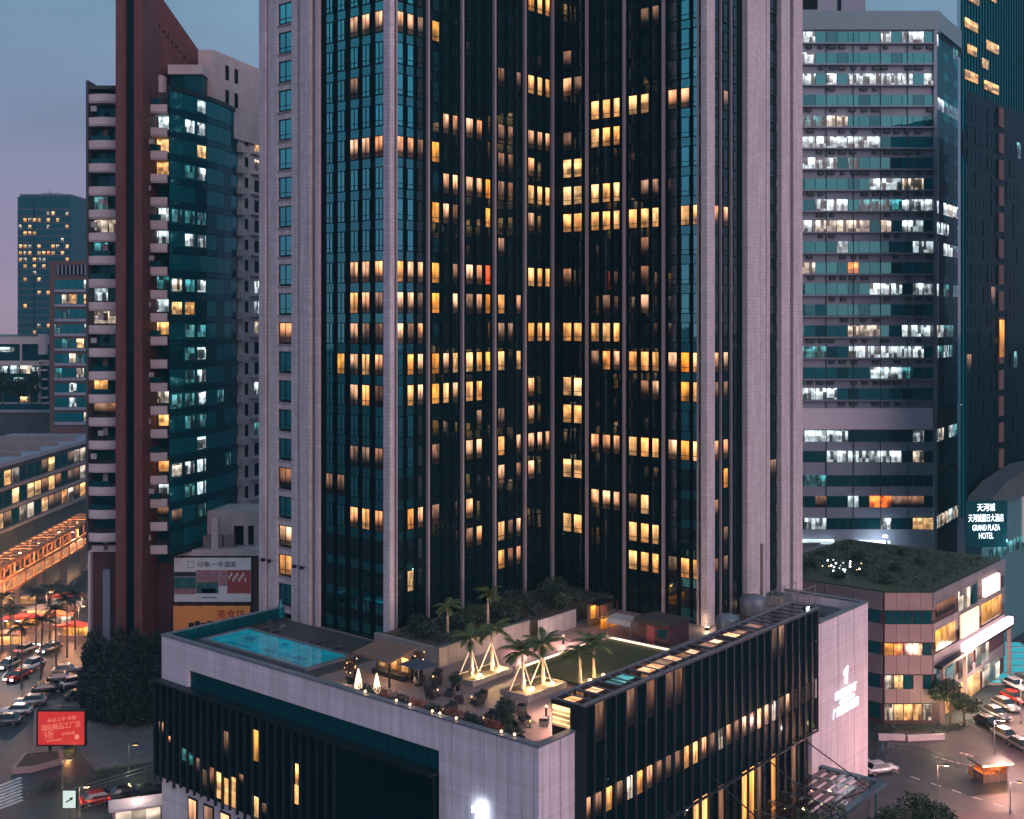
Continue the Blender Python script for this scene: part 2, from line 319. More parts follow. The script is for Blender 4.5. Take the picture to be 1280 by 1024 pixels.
L_(18, 'A40:w5 A42:w5 A5:w1 B11:w2 B12:w5')
L_(17, 'L2:w5 B2:w1 B30:w1 B31:w1 B40:w2 B41:w2 B31:w4 R1:w5')
L_(16, 'A21:w2 A22:w2 A30:w2 A31:w2 A40:w5 A41:w5 A5:w2 B2:w1 B11:w5')
L_(15, 'L2:w2 L3:w2 L4:w2 A10:w2 A11:w2 A12:w5 A20:w3 A40:w5 A41:w5 A50:w2 B1:w4')
L_(14, 'A21:w2 A22:w2 A30:w2 A31:w2 A32:w3 A40:w5 A41:w5 A5:w1 B1:w4 B2:w1 B31:w5 B32:w5')
L_(13, 'A20:w3 A21:w2 A22:w5 A32:w3 A50:w2 B1:w1 B2:w1 B3:w1 B41:w1 B42:w1 R0:w2 R1:w2')
L_(12, 'A40:w5 B31:w5')
L_(11, 'L2:w2 L3:w2 L4:w2 A10:w1 A11:w2 A12:w2 A20:w3 A22:w5 A30:w2 A31:w2 A32:red A5:w1 B11:w5 B31:w5')
L_(10, 'L2:w1 L3:w2 L4:w5 A10:w2 A11:w2 A12:w5 A20:w3 A22:w2 A30:w5 A31:w2 A32:w3 A40:w1 A42:w2 B31:w2 B21:w5')
L_(9, 'L2:w2 L3:w5 L4:w5 A10:w2 A11:w5 A12:w2 A40:w5 A41:w5 A5:w1 B1:w1 B2:w1 S0:w2')
L_(8, 'L1:w3 L2:w2 L3:w1 L4:w2 A11:w1 A12:w2 A2:w1 A20:w3 A21:w2 A3:w1 A32:w3 A40:w1 A42:w1 B20:w5 B21:w1 B22:w2 B3:w1 B40:w2 B41:w3 B42:w1 R0:w2 R1:w2')
L_(7, 'L2:w2 L3:w1 L4:w5 A11:w1 A12:w2 A20:w3 A21:w1 A22:w2 A30:w1 A31:w1 A50:w2 B1:w4 B31:w5 B32:w2 B41:w3 B42:w1 R0:w5 R1:w5')
L_(6, 'A50:w2 B1:w4 A40:w5 A31:w5')
L_(5, 'L2:w5 L3:w5 L4:w5 A20:w5 A30:w2 A31:w2 A40:w1 A42:w2 A5:w2 B2:w2 B3:w1 B40:w2 B41:w3 B42:w4 R0:w2 R1:w2')
L_(4, 'L0:w5 L1:w5 A40:w2 A42:w5 A50:w2 B1:w4 R1:w3 R3:w5 S0:w5')
L_(3, 'L2:w2 L3:w1 L4:w2 A11:w1 A12:w2 A30:w2 A20:w5 B2:w2 B30:w5 B31:w1 R0:w5')
L_(2, 'A30:w5 A31:w2 A40:w1 A41:w5 A42:w2 B1:w1 B3:w1 S0:w2 R1:w5')
L_(1, 'A11:w4 A40:w1 A41:w5 A42:w2 B3:w1 B40:w5 B41:w1 B42:w3 S0:w1 R1:w5 R0:w5')
rest = MB(); n_single = 0
bars = {f: MB() for f in 'LABR'}
for cn, (face, s0, s1) in COLS.items():
    x0, x1, y0, y1 = fbox(face, s0-.06, s1+.06, .0, .05)
    if cn == 'S0': x0, x1 = -.30, -.0
    elif cn != 'B10': ub('spandrel_strip', M['strip'] if (cn[0] == 'L' or cn in ('B41', 'B42', 'A10', 'A11')) else M['strip_dimmed'], TW, x0, x1, y0, y1, .2, HT-.2)  # sky reflection set by bay: teal copy where it mirrors, dimmed copy elsewhere
    for k in range(0, NF):
        z1 = wtop(k); z0 = z1 - 2.2
        if z0 < .3 or z1 > HT or cn == 'B10': continue
        d = .08 if cn != 'S0' else .34
        x0, x1, y0, y1 = fbox(face, s0, s1, d-.03, d+.03)
        lm = LIT.get((cn, k))
        if lm or cn[0] == 'S' or (cn[0] == 'L' and k >= 3) or (cn in ('B41', 'B42', 'A10', 'A11') and k > 4):
            m = M[lm] if lm else M['pane']
            ub('window_pane', m, TW, x0, x1, y0, y1, z0, z1); n_single += 1
        else: rest.box(x0, x1, y0, y1, z0, z1)
        for (q0, q1, zz0, zz1) in ((s0-.05, s1+.05, z1, z1+.10), (s0-.05, s1+.05, z0-.10, z0), (s0, s1, z0+.48, z0+.54), (s0-.06, s0, z0-.1, z1+.1), (s1, s1+.06, z0-.1, z1+.1)) + \
                ((((s0+s1)/2-.03, (s0+s1)/2+.03, z0, z1),) if face == 'L' else ()):
            bars[face].box(*fbox(face, q0, q1, d-.02, d+.09), zz0, zz1)
tag(rest.build('window_panes', M['pane_dimmed'], TW), kind='stuff')
for f in 'LABR': tag(bars[f].build('window_bars', M['frame'], TW), kind='stuff')
# mullions between the bays: a stone coloured fin on a dark shadow gap
mb = MB().box(-.14, .14, -.38, .0, 0, HT); mul = mb.mesh('mullion', M['metal'])
for j in range(1, 5): link('mullion', mul, TW, (j*AW/5, 0, .02))
for j in range(1, 4): link('mullion', mul, TW, (AW, -j*BW/4, .02), -math.pi/2)
MB().box(AW-.35, AW+.0, -.35, 0, .02, HT).build('corner_mullion', M['metal'], TW)
for (x0, x1, y0, y1) in ((-.4, .3, -.4, .6), ):
    ub('corner_pier', M['stone'], TW, x0, x1, y0, y1, -.9+.92, HT)
ub('corner_pier', M['metal'], TW, .55, .78, -.40, -.02, .02, HT)
ub('corner_pier', M['stone'], TW, AW-.4, AW+1.35, -BW-.4, -BW+.4, .02, HT)
ub('corner_pier', M['metal'], TW, AW-.40, AW-.02, -BW+.75, -BW+.95, .02, HT)
for s in (2.95, 5.35): ub('mullion', M['metal'], TW, *fbox('R', s, s+.16, .0, .30), .02, HT)
# stone piers of the left wing end (with one column of windows) and of the right flank
for s0, s1, d in ((11.25,11.75,.5), (12.4,14.22,.7), (14.62,15.75,.62), (18.35,20.0,.62), (20.4,21.6,.75)):
    ub('stone_pier', M['stone'], TW, *fbox('L', s0, s1, .0, d), .02, HT)
for k in range(-1, NF):
    zt = min(wtop(k) + (FL - 2.4) - .12, HT); z0 = max(wtop(k) + .12, .02)
    ub('stone_spandrel', M['stone'], TW, *fbox('L', 15.75, 18.35, .0, .50), z0, zt)
    if k >= 0: ub('window_sill', M['metal'], TW, *fbox('L', 15.8, 18.3, .38, .66), wtop(k)-2.52, wtop(k)-2.43)
for s0, s1, d in ((8.45,13.05,.7), (13.5,14.35,.55), (17.1,19.4,.7), (20.3,22.9,.7)):
    ub('stone_pier', M['stone'], TW, *fbox('R', s0, s1, .0, d), .02, HT)
for s in (20.2, 19.05, 14.45, 13.15):                  # small floodlights bracketed on the piers near the roof deck
    b_ = MB().tube((-.7, s, 6.6), (-1.15, s, 6.6), .05, n=6).box(-1.45, -1.1, s-.2, s+.2, 6.45, 6.8)
    tag(b_.build('wall_floodlight', M['darkmetal'], TW))

# ============================================================ podium
PO = thing('hotel_podium', 'broad pale stone podium with black fin screen and roof terrace under the tower', 'podium', F(0, 0, 0), ANG)
A0, A1, B0, B1 = -16.4, 46.6, -33.8, 18.1
MB().prism([(A0+.5,B0+.5),(A1-.5,B0+.5),(A1-.5,B1-.4),(A0+.5,B1-.4)], 0, 19.6).build('core_wall', M['darkmetal'], PO)
ub('roof_slab', M['deck'], PO, A0+.52, A1-.52, B0+.52, B1-.42, 19.62, 20.0)
# left face: white band over the dark recess, side strip, panelled end
PT = 21.15
ub('stone_band', M['panel'], PO, A0, A0+.48, -22.9, B1, 18.35, PT)
ub('stone_band', M['panel'], PO, A0, A0+.46, 13.3, B1-.002, 6.2, 18.348)
bs = [-22.9, -24.45, -26.5, -28.0, -29.35, -30.6, -32.0, -33.3]
for i in range(7): ub('stone_panel', M['panel'], PO, A0-.02*(i % 2), A0+.48, bs[i+1]+.03, bs[i]-.03, 0, PT)
ub('stone_panel', M['panel'], PO, A0, A0+.48, B0, -33.33, 0, PT)
as_ = [A0+.5, -15.0, -13.6, -12.4, -11.5]
for i in range(4): ub('stone_panel', M['panel'], PO, as_[i]+.03, as_[i+1]-.03, B0+.02*(i % 2), B0+.48, 0, PT)
# back edge and right end parapets
ub('parapet', M['panel'], PO, A0+.5, A1, B1-.4, B1, 0, PT)
ub('parapet', M['panel'], PO, A1-.48, A1, B0+.5, B1-.42, 0, PT-.1)
for (x0, x1, y0, y1) in ((A0-.12, A0+.62, B0-.12, B1+.1), (A0+.64, -11.5, B0-.12, B0+.62), (A0+.64, A1+.1, B1-.55, B1+.1), (A1-.6, A1+.12, B0+.64, B1-.57), (33.6, A1+.12, B0-.12, B0+.62)):
    ub('coping', M['coping'], PO, x0, x1, y0, y1, PT+.004, PT+.13)
# recess glazing on the left face: panes
wb = 36.2 / 22
for i in range(22):
    ub('recess_pane', M['tealdark'], PO, A0+.30, A0+.49, -22.9+i*wb+.04, -22.9+(i+1)*wb-.04, 15.6, 18.34)
# projecting black screen: ledge, glazing, blades with uneven feet
ub('screen_ledge', M['darkmetal'], PO, A0-1.1, A0+.3, -22.9, B1+.35, 16.35, 16.55)
for i in range(8): ub('screen_glass', M['blackglass'], PO, A0-.75, A0-.2, -22.9+i*5.15+.02, -22.9+(i+1)*5.15-.02, 6.4, 16.34)
nb = 34
for i in range(nb+1):
    b = -22.6 + i * 40.7 / nb
    if b < -11.5: continue
    w = .22
    ub('screen_blade', M['blade'], PO, A0-1.0, A0-.76, b-w/2, b+w/2, 6.0 + random.uniform(-.12, .25), 16.34)
for i, (b0, z0, h, m) in enumerate(((17.0,11.0,1.3,'w2'),(9.2,6.9,2.2,'w5'),(8.0,7.4,2.2,'w5'),(6.85,6.8,2.6,'w4'),(5.6,6.5,2.6,'w4'),(4.4,6.5,3.0,'w4'),(5.7,11.2,2.6,'w5'),
        (3.2,9.2,.9,'w5'),(.9,12.0,3.0,'w3'),(.8,6.5,2.0,'w4'),(-5.3,9.4,1.8,'w4'),(-5.4,11.2,2.0,'w4'),(-.4,7.0,1.2,'w5'),(-14.0,7.0,2.6,'w2'),(10.3,8.4,1.6,'w5'),(12.8,9.2,1.2,'o3'),(11.6,9.0,1.2,'o3'),(15.7,10.4,.7,'w2'))):
    ub('screen_window', M[m], PO, A0-.80, A0-.77, b0-.36, b0+.36, z0, z0+h)
# stone base below the screen, with framed poster windows
pb = [18.1, 13.7, 11.0, 8.2, 5.4, 2.6, -.2, -3.0, -8, -15, -22.9]
for i in range(10):
    ub('base_panel', M['panel'], PO, A0, A0+.46, pb[i+1]+.06, pb[i]-.06, 0, 6.18)
    if 1 <= i <= 7:
        ub('poster_frame', M['darkmetal'], PO, A0-.12, A0-.004, pb[i+1]+.55, pb[i]-.55, .8, 5.2)
        ub('poster_window', M['w2' if i % 2 else 'w5'], PO, A0-.16, A0-.124, pb[i+1]+.75, pb[i]-.75, 1.0, 5.0)
# right face: gallery of black fins, end pier, ground floor glazing
FB, FA0, FA1, FZ0, FZ1 = -34.7, -11.5, 31.6, 9.95, 23.35
GL = 2.0
nfin = 28; pt = (FA1 - FA0) / nfin
for i in range(nfin):
    a = FA0 + i * pt
    for z0, z1 in ((10.1, 13.5), (13.6, 15.5), (15.6, 19.7), (19.8, 23.2)):
        m = M['blackglass']
        if z0 == 13.6 and 0 <= i < 24: m = M[random.choice(('w2', 'w1', 'w1', 'w2', 'w5', 'o2'))]
        if z0 == 13.6 and i in (8, 9): m = M['w5']
        if z0 == 19.8 and i in (1, 4, 6, 8, 9, 21, 22): m = M['w5']
        w = pt*.24 if (z0 == 13.6) else .03
        ub('gallery_pane', m, PO, a+w, a+pt-w, FB+.30, FB+.42, z0, z1)
MB().box(FA0, FA1, FB+.43, B0+.49, 10, 19.6).box(FA0, FA1, FB+.43, -31.3, 19.62, 23.2).build('gallery_body', M['darkmetal'], PO)
for i in range(nfin+1):
    a = FA0 + i * pt
    ub('gallery_fin', M['fin'], PO, a-.045, a+.045, FB+.08, FB+.29, FZ0, FZ1+.12)
for z in (9.9, 23.21): ub('gallery_rail', M['fin'], PO, FA0, FA1, FB+.0, FB+.29, z, z+.12)
ub('gallery_end', M['darkmetal'], PO, FA0-.14, FA0-.004, FB-.2, -33.3, 9.9, 23.3)
ub('gallery_end', M['darkmetal'], PO, FA0-.14, FA0-.004, -33.3, -31.3, 22.95, 23.3)
lp = ub('lit_end_panel', M['w4'], PO, FA0-.08, FA0-.01, -33.25, -31.4, 21.2, 22.9)
for q in range(4): ub('louvre', M['warmlow'], PO, FA0-.16, FA0-.1, -33.2, -31.45, 21.45+q*.4, 21.5+q*.4)
# glazed roof of the gallery
M['roofglass'] = glass('roof_glazing', (.38, .34, .36), .35, (.05, .03, .025))
rl = {0:'w2', 2:'w2', 4:'o3', 5:'o3', 7:'w2', 8:'w2', 9:'w5', 10:'w2', 11:'w5', 12:'w2', 14:'w5', 15:'w2', 17:'w2', 18:'w5', 20:'w5'}
for i in range(nfin):
    a = FA0 + i * pt
    ub('roof_panel', M['roofglass'], PO, a+.05, a+pt-.05, FB+.3, -31.4, 23.34, 23.40)
    if i in rl: ub('skylight', M[rl[i]], PO, a+.25, a+pt-.2, FB+.9+random.uniform(0,.4), -32.1-random.uniform(0,.5), 23.405, 23.45)
for i in range(nfin+1): ub('roof_bar', M['coping'], PO, FA0+i*pt-.05, FA0+i*pt+.05, FB+.3, -31.4, 23.34, 23.5)
for y in (FB+.05, -31.4): ub('roof_edge', M['coping'], PO, FA0-.2, FA1+.1, y, y+.25, 23.35, 23.52)
# pier with the hotel sign
pa = [FA1, 33.9, 36.1, 38.3, 40.5, 42.7, 44.9, A1]
for i in range(7): ub('stone_panel', M['panel'], PO, pa[i]+.03, pa[i+1]-.03, B0-.02*(i % 2), B0+.48, 0, PT)
# ground floor on the right face
gp = 1.54
for i in range(28):
    a = FA0 + i * gp
    ub('lobby_pane', M['w1'] if i in (12, 13, 18, 19, 5, 22) else (M['w5'] if i in (2, 8, 15, 20, 25) else M['pane_dimmed']), PO, a+.1, a+gp-.1, B0+.36, B0+.46, .2, 9.6)
    ub('lobby_mullion', M['darkmetal'], PO, a-.09, a+.09, B0+.1, B0+.48, 0, 9.88)

# ============================================================ residential tower on the left
RB = thing('apartment_tower', 'apartment tower with tall red slotted fin, curved balconies and teal glass side', 'building', (0, 0, 0))
D0 = 170.0; K0 = D0 / 1480
def rx(px): return (px - 640) * K0
def rz(py): return 55 - (py - 400) * K0
FH = 3.3; ZT = 86.2                       # underside of the top balcony parapet
# body behind the balconies
MB().prism([(rx(113), 171.6), (rx(212), 171.6), (-43.9, 186), (-40.8, 197), (-62, 197), (rx(110)-.2, 173)], 20.5, 88).build('wall', M['dconcrete'], RB)
def arcpoly(x0, x1, y, bulge, t, n=8):
    out = [(x0 + (x1-x0)*i/n, y - bulge * math.sin(math.pi * i / n)) for i in range(n+1)]
    return out + [(x, yy + t) for x, yy in reversed(out)]
nfl = 20
parL = MB().prism(arcpoly(rx(113), rx(150), 169.3, .5, .25), 0, 1.05).mesh('balcony_parapet', M['pale'])
slabL = MB().prism(arcpoly(rx(113), rx(150), 169.4, .45, 2.2), 0, .2).mesh('balcony_slab', M['pale'])
parR = MB().prism(arcpoly(rx(178), rx(213), 168.4, .25, .25), 0, 1.05).mesh('balcony_parapet', M['pale'])
slabR = MB().prism(arcpoly(rx(178), rx(213), 168.5, .2, 3.1), 0, .2).mesh('balcony_slab', M['pale'])
litL = {5: 'o2', 6: 'o3', 8: 'o1', 9: 'o2', 12: 'w4', 13: 'w5', 4: 'o3'}
litR = {0: 'o1', 1: 'w4', 2: 'w4', 4: 'o1', 5: 'o1', 8: 'o1', 9: 'w4', 12: 'o2', 13: 'w4', 15: 'w1', 16: 'o1', 17: 'w5', 7: 'o3'}
for i in range(nfl):
    z = ZT - i * FH
    if z < 20: break
    pL = link('balcony', parL, RB, (0, 0, z)); link('slab', slabL, pL, (0, 0, -.21))
    ub('window', M[litL[i]] if i in litL else M['tealdark'], RB, rx(114), rx(130), 171.35, 171.58, z-2.0, z-.25)
    ub('window', M[litL[i]] if (i in litL and i % 2) else M['tealdark'], RB, rx(131), rx(147), 171.35, 171.58, z-2.0, z-.25)
    pR = link('balcony', parR, RB, (0, 0, z-1.6)); link('slab', slabR, pR, (0, 0, -.21))
    ub('window', M['tealdark'] if i not in litR or i in (0, 4, 13, 15, 16) else M[litR[i]], RB, rx(180), rx(194), 171.35, 171.58, z-3.6, z-1.85)
    ub('window', M[litR[i]] if i in litR else M['tealdark'], RB, rx(195), rx(211), 171.35, 171.58, z-3.6, z-1.85)
for i in range(nfl):      # what people keep on their balconies
    z = ZT - i*FH; k = (i*7) % 5
    if z < 22: break
    if k in (0, 3): ub('air_unit', M['canvas'], RB, rx(118+k*3), rx(125+k*3), 168.5, 168.85, z-1.5, z-.75)
    if k in (1, 4): ub('glass_screen', M['tealdark'], RB, rx(116), rx(140), 169.3, 169.36, z+1.06, z+1.8)
    if k in (2, 3): ub('laundry', M[('canvas','wood')[i % 2]], RB, rx(128), rx(134), 170.3, 170.36, z-1.6, z-.5)
    if k in (1, 2): ub('air_unit', M['canvas'], RB, rx(184+k*4), rx(191+k*4), 167.4, 167.75, z-3.0, z-2.3)
    if k in (0, 4): ub('glass_screen', M['tealdark'], RB, rx(182), rx(206), 168.1, 168.16, z-.54, z+.3)
ub('roof_parapet', M['dconcrete'], RB, rx(113), rx(150), 169.2, 172.5, 88.0, 88.5)
ub('wall_edge', M['dconcrete'], RB, rx(110.5), rx(113), 169.0, 173, 22, 89.2)
# red fin: two posts with a slot, and the sail-shaped wall running back from it
kp = 164.5/1480
for x0, x1 in ((144.5, 156.5), (167.5, 178)): ub('red_post', M['red_render'], RB, (x0-640)*kp, (x1-640)*kp, 164.5, 172, 0, 112)
ub('fin_slot', M['blackglass'], RB, (156.5-640)*kp, (167.5-640)*kp, 165.3, 172, 0, 111.6)
# sail wall: from the right post back and to the right, with a raking top
q0 = Vector((rx(179)-.3, 171.0)); q1 = Vector((-47.6, 186.5)); qd = (q1-q0).normalized(); qn = Vector((-qd.y, qd.x))
def sail(t, o, z): p = q0 + (q1-q0)*t + qn*o; return (p.x, p.y, z)
sv = [sail(0,0,22), sail(1,0,60), sail(1,0,92.2), sail(.93,0,95.7), sail(0,0,105.4), sail(0,1,22), sail(1,1,60), sail(1,1,92.2), sail(.93,1,95.7), sail(0,1,105.4)]
MB().add(sv, [(0,1,2,3,4),(9,8,7,6,5),(0,5,6,1),(1,6,7,2),(2,7,8,3),(3,8,9,4),(4,9,5,0)]).build('sail_wall', M['red_render'], RB)
for i in range(9):
    t = .10 + .062 * i; z = 99.4 - i * .55
    c = q0 + (q1-q0)*t - qn*.03
    ub('vent_hole', M['dark'], RB, c.x-.18, c.x+.18, c.y-.05, c.y+.05, z-.15, z+.15, math.atan2(qd.y, qd.x))
# curved teal glass side: each pane its own piece
g0 = Vector((-48.6, 168.0)); g1 = Vector((-43.5, 187.0)); gn = Vector((.97, -.26))
def gpt(t): return g0 + (g1-g0)*t + gn * (1.1 * math.sin(math.pi*t))
npn = 7; nrow = 20; gz1 = 87.6; gh = 3.3
glit = {(0,2):'o1',(1,1):'o1',(1,2):'o1',(2,2):'w4',(3,1):'o3',(3,2):'o1',(5,0):'o3',(5,1):'o3',(5,2):'o3',(6,2):'o1',(6,1):'o1',(8,0):'o2',(8,1):'o3',(9,0):'w4',(9,1):'w4',(8,2):'o1',
        (10,1):'o3',(10,2):'o3',(11,1):'o3',(11,2):'o1',(12,1):'o3',(12,2):'o1',(13,0):'o3',(13,1):'o3',(13,2):'o1',(13,4):'o3',(14,1):'o3',(14,2):'o3',(15,2):'o1',(16,0):'o2',(16,1):'o1',(16,2):'o1',(16,5):'o3',(17,1):'o3',(17,2):'o1',(18,2):'o3',(18,0):'w5'}
for c in range(npn):
    pa_, pb_ = gpt(c/npn), gpt((c+1)/npn); d = pb_-pa_; ln = d.length; an = math.atan2(d.y, d.x); mid = (pa_+pb_)/2
    for r in range(nrow):
        z1 = gz1 - r*gh
        o = ub('glass_pane', M['tealglass'] if random.random() < .75 else M['tealdark'], RB, mid.x-ln/2+.03, mid.x+ln/2-.03, mid.y-.06, mid.y+.06, z1-gh+.9, z1-.06, an)
        ub('spandrel_pane', M['tealdark'], RB, mid.x-ln/2+.03, mid.x+ln/2-.03, mid.y-.05, mid.y+.05, z1-gh+.02, z1-gh+.84, an)
        if (r, c) in glit:
            ob = ub('lit_window', M[glit[(r, c)]], RB, mid.x-ln*.34, mid.x+ln*.34, mid.y-.1, mid.y+.1, z1-gh+1.2, z1-.35, an)
            ob.location.x += .06; ob.location.y -= .02
fp = [gpt(c/npn) for c in range(npn+1)]
MB().prism([(p.x-.12, p.y+.02) for p in fp] + [(-46.5, 187.5), (-49.5, 172)], gz1-nrow*gh-.3, gz1+.6).build('glass_backing', M['darkmetal'], RB)
MB().prism([(p.x+.16, p.y) for p in fp] + [(p.x-.4, p.y) for p in reversed(fp)], gz1+.02, gz1+.7).build('glass_coping', M['darkmetal'], RB)
# pale stair tower and the stack of balconies behind the glass side
ub('roof_band', M['pale'], RB, -50.7, -45.6, 174.4, 178.2, 91.2, 92.6)
ub('roof_window', M['tealdark'], RB, -50.4, -45.8, 174.8, 178, 88.32, 91.19)
ub('roof_band', M['pale'], RB, -51.8, -50.8, 172.2, 174, 88.02, 90.6)
MB().prism([(-47.6, 179.6), (-45.3, 179.6), (-41.2, 193.8), (-46, 193.8)], 83.5, 96.0).build('stair_block', M['pale'], RB)
for z0, z1 in ((92.2, 94.4), (88.4, 90.6)):
    for y in (183.5, 186.2): xm = -45.3+(y-179.6)*4.1/14.2+.03; ub('stair_window', M['dark'], RB, xm-.5, xm+.5, y-.05, y+.05, z0, z1, math.atan2(14.2, 4.1))
w0 = Vector((-43.4, 187.6)); wd = Vector((.29, .957)); wn_ = Vector((.957, -.29)); wa = math.atan2(wd.y, wd.x)
MB().prism([tuple(w0), tuple(w0+wd*13), tuple(w0+wd*13-wn_*8), tuple(w0-wn_*2)], 20, 88).build('rear_wall', M['pale'], RB)
for i in range(20):
    z = 84.4 - i*FH
    if z < 24: break
    for s, w, lm in ((2.6, .9, None), (6.0, 1.5, {7:'o1', 8:'o1', 9:'o2', 0:'w4', 1:'o2', 12:'o1', 14:'o3'}.get(i))):
        c = w0 + wd*s + wn_*.03
        ub('rear_window', M[lm] if lm else M['dark'], RB, c.x-w/2, c.x+w/2, c.y-.05, c.y+.05, z-1.9, z, wa)
    MB().prism([tuple(w0-wn_*.3+wd*-.6), tuple(w0+wn_*.9+wd*-.6), tuple(w0+wn_*.9+wd*1.4), tuple(w0-wn_*.3+wd*1.4)], z-2.9, z-1.75).build('rear_balcony', M['pale'], RB)
    c = w0 + wd*7.4 + wn_*.25
    ub('rear_ledge', M['pale'], RB, c.x-3.4, c.x+3.4, c.y-.22, c.y+.22, z-2.5, z-2.3, wa)
ub('penthouse', M['tealdark'], RB, -43.5, -38, 196, 206, 84, 92.5)
# base of the tower
MB().prism([(rx(109), 171), (rx(145), 171), (rx(145), 182), (rx(109), 182)], 0, 22).build('base_wall', M['maroon'], RB)
ub('base_wall', M['maroon'], RB, rx(186), -31.0, 173.0, 186, 0, 20.6)
ub('base_ledge', M['pale'], RB, rx(190), -31.0, 172.6, 187, 20.61, 21.5)
ub('base_ledge', M['pale'], RB, rx(109), rx(146), 170.5, 172, 21.6, 22.5)
ub('base_column', M['pale'], RB, rx(110), rx(113), 170.0, 171, 0, 21.6)
ub('base_column', M['paleoff'], RB, rx(127), rx(136), 170.5, 171, 2, 19)
ub('plant_room', M['pale'], RB, -46.0, -37.2, 176, 183, 21.51, 26.6)
for i in range(3): ub('air_unit', M['concrete'], RB, -45.4+i*1.7, -44.3+i*1.7, 174.0, 175.2, 21.51, 23.2)
for i, (x0, x1) in enumerate(((-41.3, -39.9), (-39.2, -38.4))): ub('plant_door', M['dark'], RB, x0, x1, 175.9, 175.99, 21.6, 24.4)
for x in (-43.5, -47.5): ub('base_pillar', M['pale'], RB, x-.5, x+.5, 173.2, 174.2, 21.51, 26)

# ---- text helper: lettering as real mesh
def text(body, size, m, parent, loc, rot, name='lettering', depth=.03, align='CENTER', width=None):
    cu = bpy.data.curves.new(name, 'FONT'); cu.body = body; cu.size = size; cu.extrude = depth; cu.align_x = align; cu.align_y = 'CENTER'; cu.resolution_u = 3
    o = bpy.data.objects.new(name, cu); COL.objects.link(o); bpy.context.view_layer.update()
    me = bpy.data.meshes.new_from_object(o.evaluated_get(bpy.context.evaluated_depsgraph_get())); me.name = name
    bpy.data.objects.remove(o); bpy.data.curves.remove(cu)
    me.materials.clear(); me.materials.append(m)
    r = link(name, me, parent, loc); r.rotation_euler = rot
    if width and me.vertices:
        xs = [v.co.x for v in me.vertices]; w = max(xs)-min(xs)
        if w > 0: r.scale.x = width / w
    return r
FRONT = (R(90), 0, 0)
# billboards on the maroon base
def board(name, label, x0, x1, z0, z1, y, face):
    t = thing(name, label, 'billboard', ((x0+x1)/2, y, z0))
    w = x1-x0; h = z1-z0
    ub('frame', M['darkmetal'], t, -w/2-.12, w/2+.12, .02, .2, -.12, h+.12); ub('face', face, t, -w/2, w/2, -.03, .015, 0, h)
    return t, w, h
M['bb_white'] = mat('billboard_white', (.50, .50, .55), .6, var=.08, emit=(.5, .55, .65), es=.10)
M['bb_orange'] = mat('billboard_orange', (.62, .24, .08), .6, var=.12, emit=(.9, .3, .08), es=.10)
M['bb_red'] = mat('billboard_red', (.22, .05, .06), .6, var=.2, emit=(.6, .08, .08), es=.05)
M['bb_teal'] = mat('billboard_teal', (.03, .16, .17), .6, var=.4, scale=1.2)
M['bb_pink'] = mat('billboard_pink', (.42, .22, .26), .6, var=.4, scale=1.8)
M['ink'] = mat('printed_ink', (.03, .035, .05), .7)
M['bb_ink_red'] = mat('printed_red', (.45, .05, .04), .7)
KB = 172.9 / 1480
t, w, h = board('billboard', 'white restaurant billboard with photos on the maroon wall behind the pool', (218-640)*KB, (314-640)*KB, 55-(752-400)*KB, 55-(697-400)*KB, 172.75, M['bb_white'])
for x0, x1, z0, z1, m in ((0, .29, .30, .56, 'bb_teal'), (0, .29, .17, .30, 'bb_pink'), (.29, .58, .19, .44, 'bb_teal'), (.29, .58, .44, .72, 'bb_pink'), (.58, .69, .36, .72, 'bb_pink'), (.69, 1, .19, .72, 'bb_red'), (.36, .54, .2, .3, 'ink'), (0, .29, .57, .68, 'ink')):
    ub('photo_panel', M[m], t, -w/2+w*x0+.02, -w/2+w*x1-.02, -.05, -.034, h*z0, h*z1)
for i in range(9):
    ub('photo_panel', M['bb_white'], t, w*(.22+.026*i)-.12, w*(.22+.026*i)+.1, -.065, -.052, h*(.52+.07*math.sin(i*2.1)), h*(.60+.07*math.sin(i*2.1)))
text('印象一号酒家', .95, M['ink'], t, (w*.06, -.06, h*.84), FRONT, width=w*.50)
ub('emblem_box', M['ink'], t, -w*.32, -w*.24, -.045, -.033, h*.77, h*.78); ub('emblem_box', M['ink'], t, -w*.32, -w*.315, -.045, -.033, h*.78, h*.91); ub('emblem_box', M['ink'], t, -w*.32, -w*.24, -.045, -.033, h*.91, h*.92); ub('emblem_box', M['ink'], t, -w*.245, -w*.24, -.045, -.033, h*.78, h*.91)
ub('small_print', M['ink'], t, -w*.14, w*.05, -.045, -.033, h*.09, h*.11)
for i in range(4): ub('spotlight', M['darkmetal'], t, -w*.4+i*w*.26, -w*.4+i*w*.26+.3, -.6, .0, h+.1, h+.25)
t, w, h = board('billboard', 'orange food billboard with red lettering below the white one', (217-640)*KB, (313-640)*KB, 55-(791-400)*KB, 55-(757-400)*KB, 172.75, M['bb_orange'])
text('美食坊', 1.5, M['bb_ink_red'], t, (w*.25, -.06, h*.66), FRONT, width=w*.36)
for i in range(5): ub('photo_panel', M['leafd'], t, -w*.3+i*.9, -w*.3+i*.9+.8, -.05, -.034, h*(.2+.05*(i % 3)), h*(.38+.06*(i % 2)))
for i in range(4): ub('spotlight', M['darkmetal'], t, -w*.4+i*w*.24, -w*.4+i*w*.24+.3, -.6, .0, h+.1, h+.25)

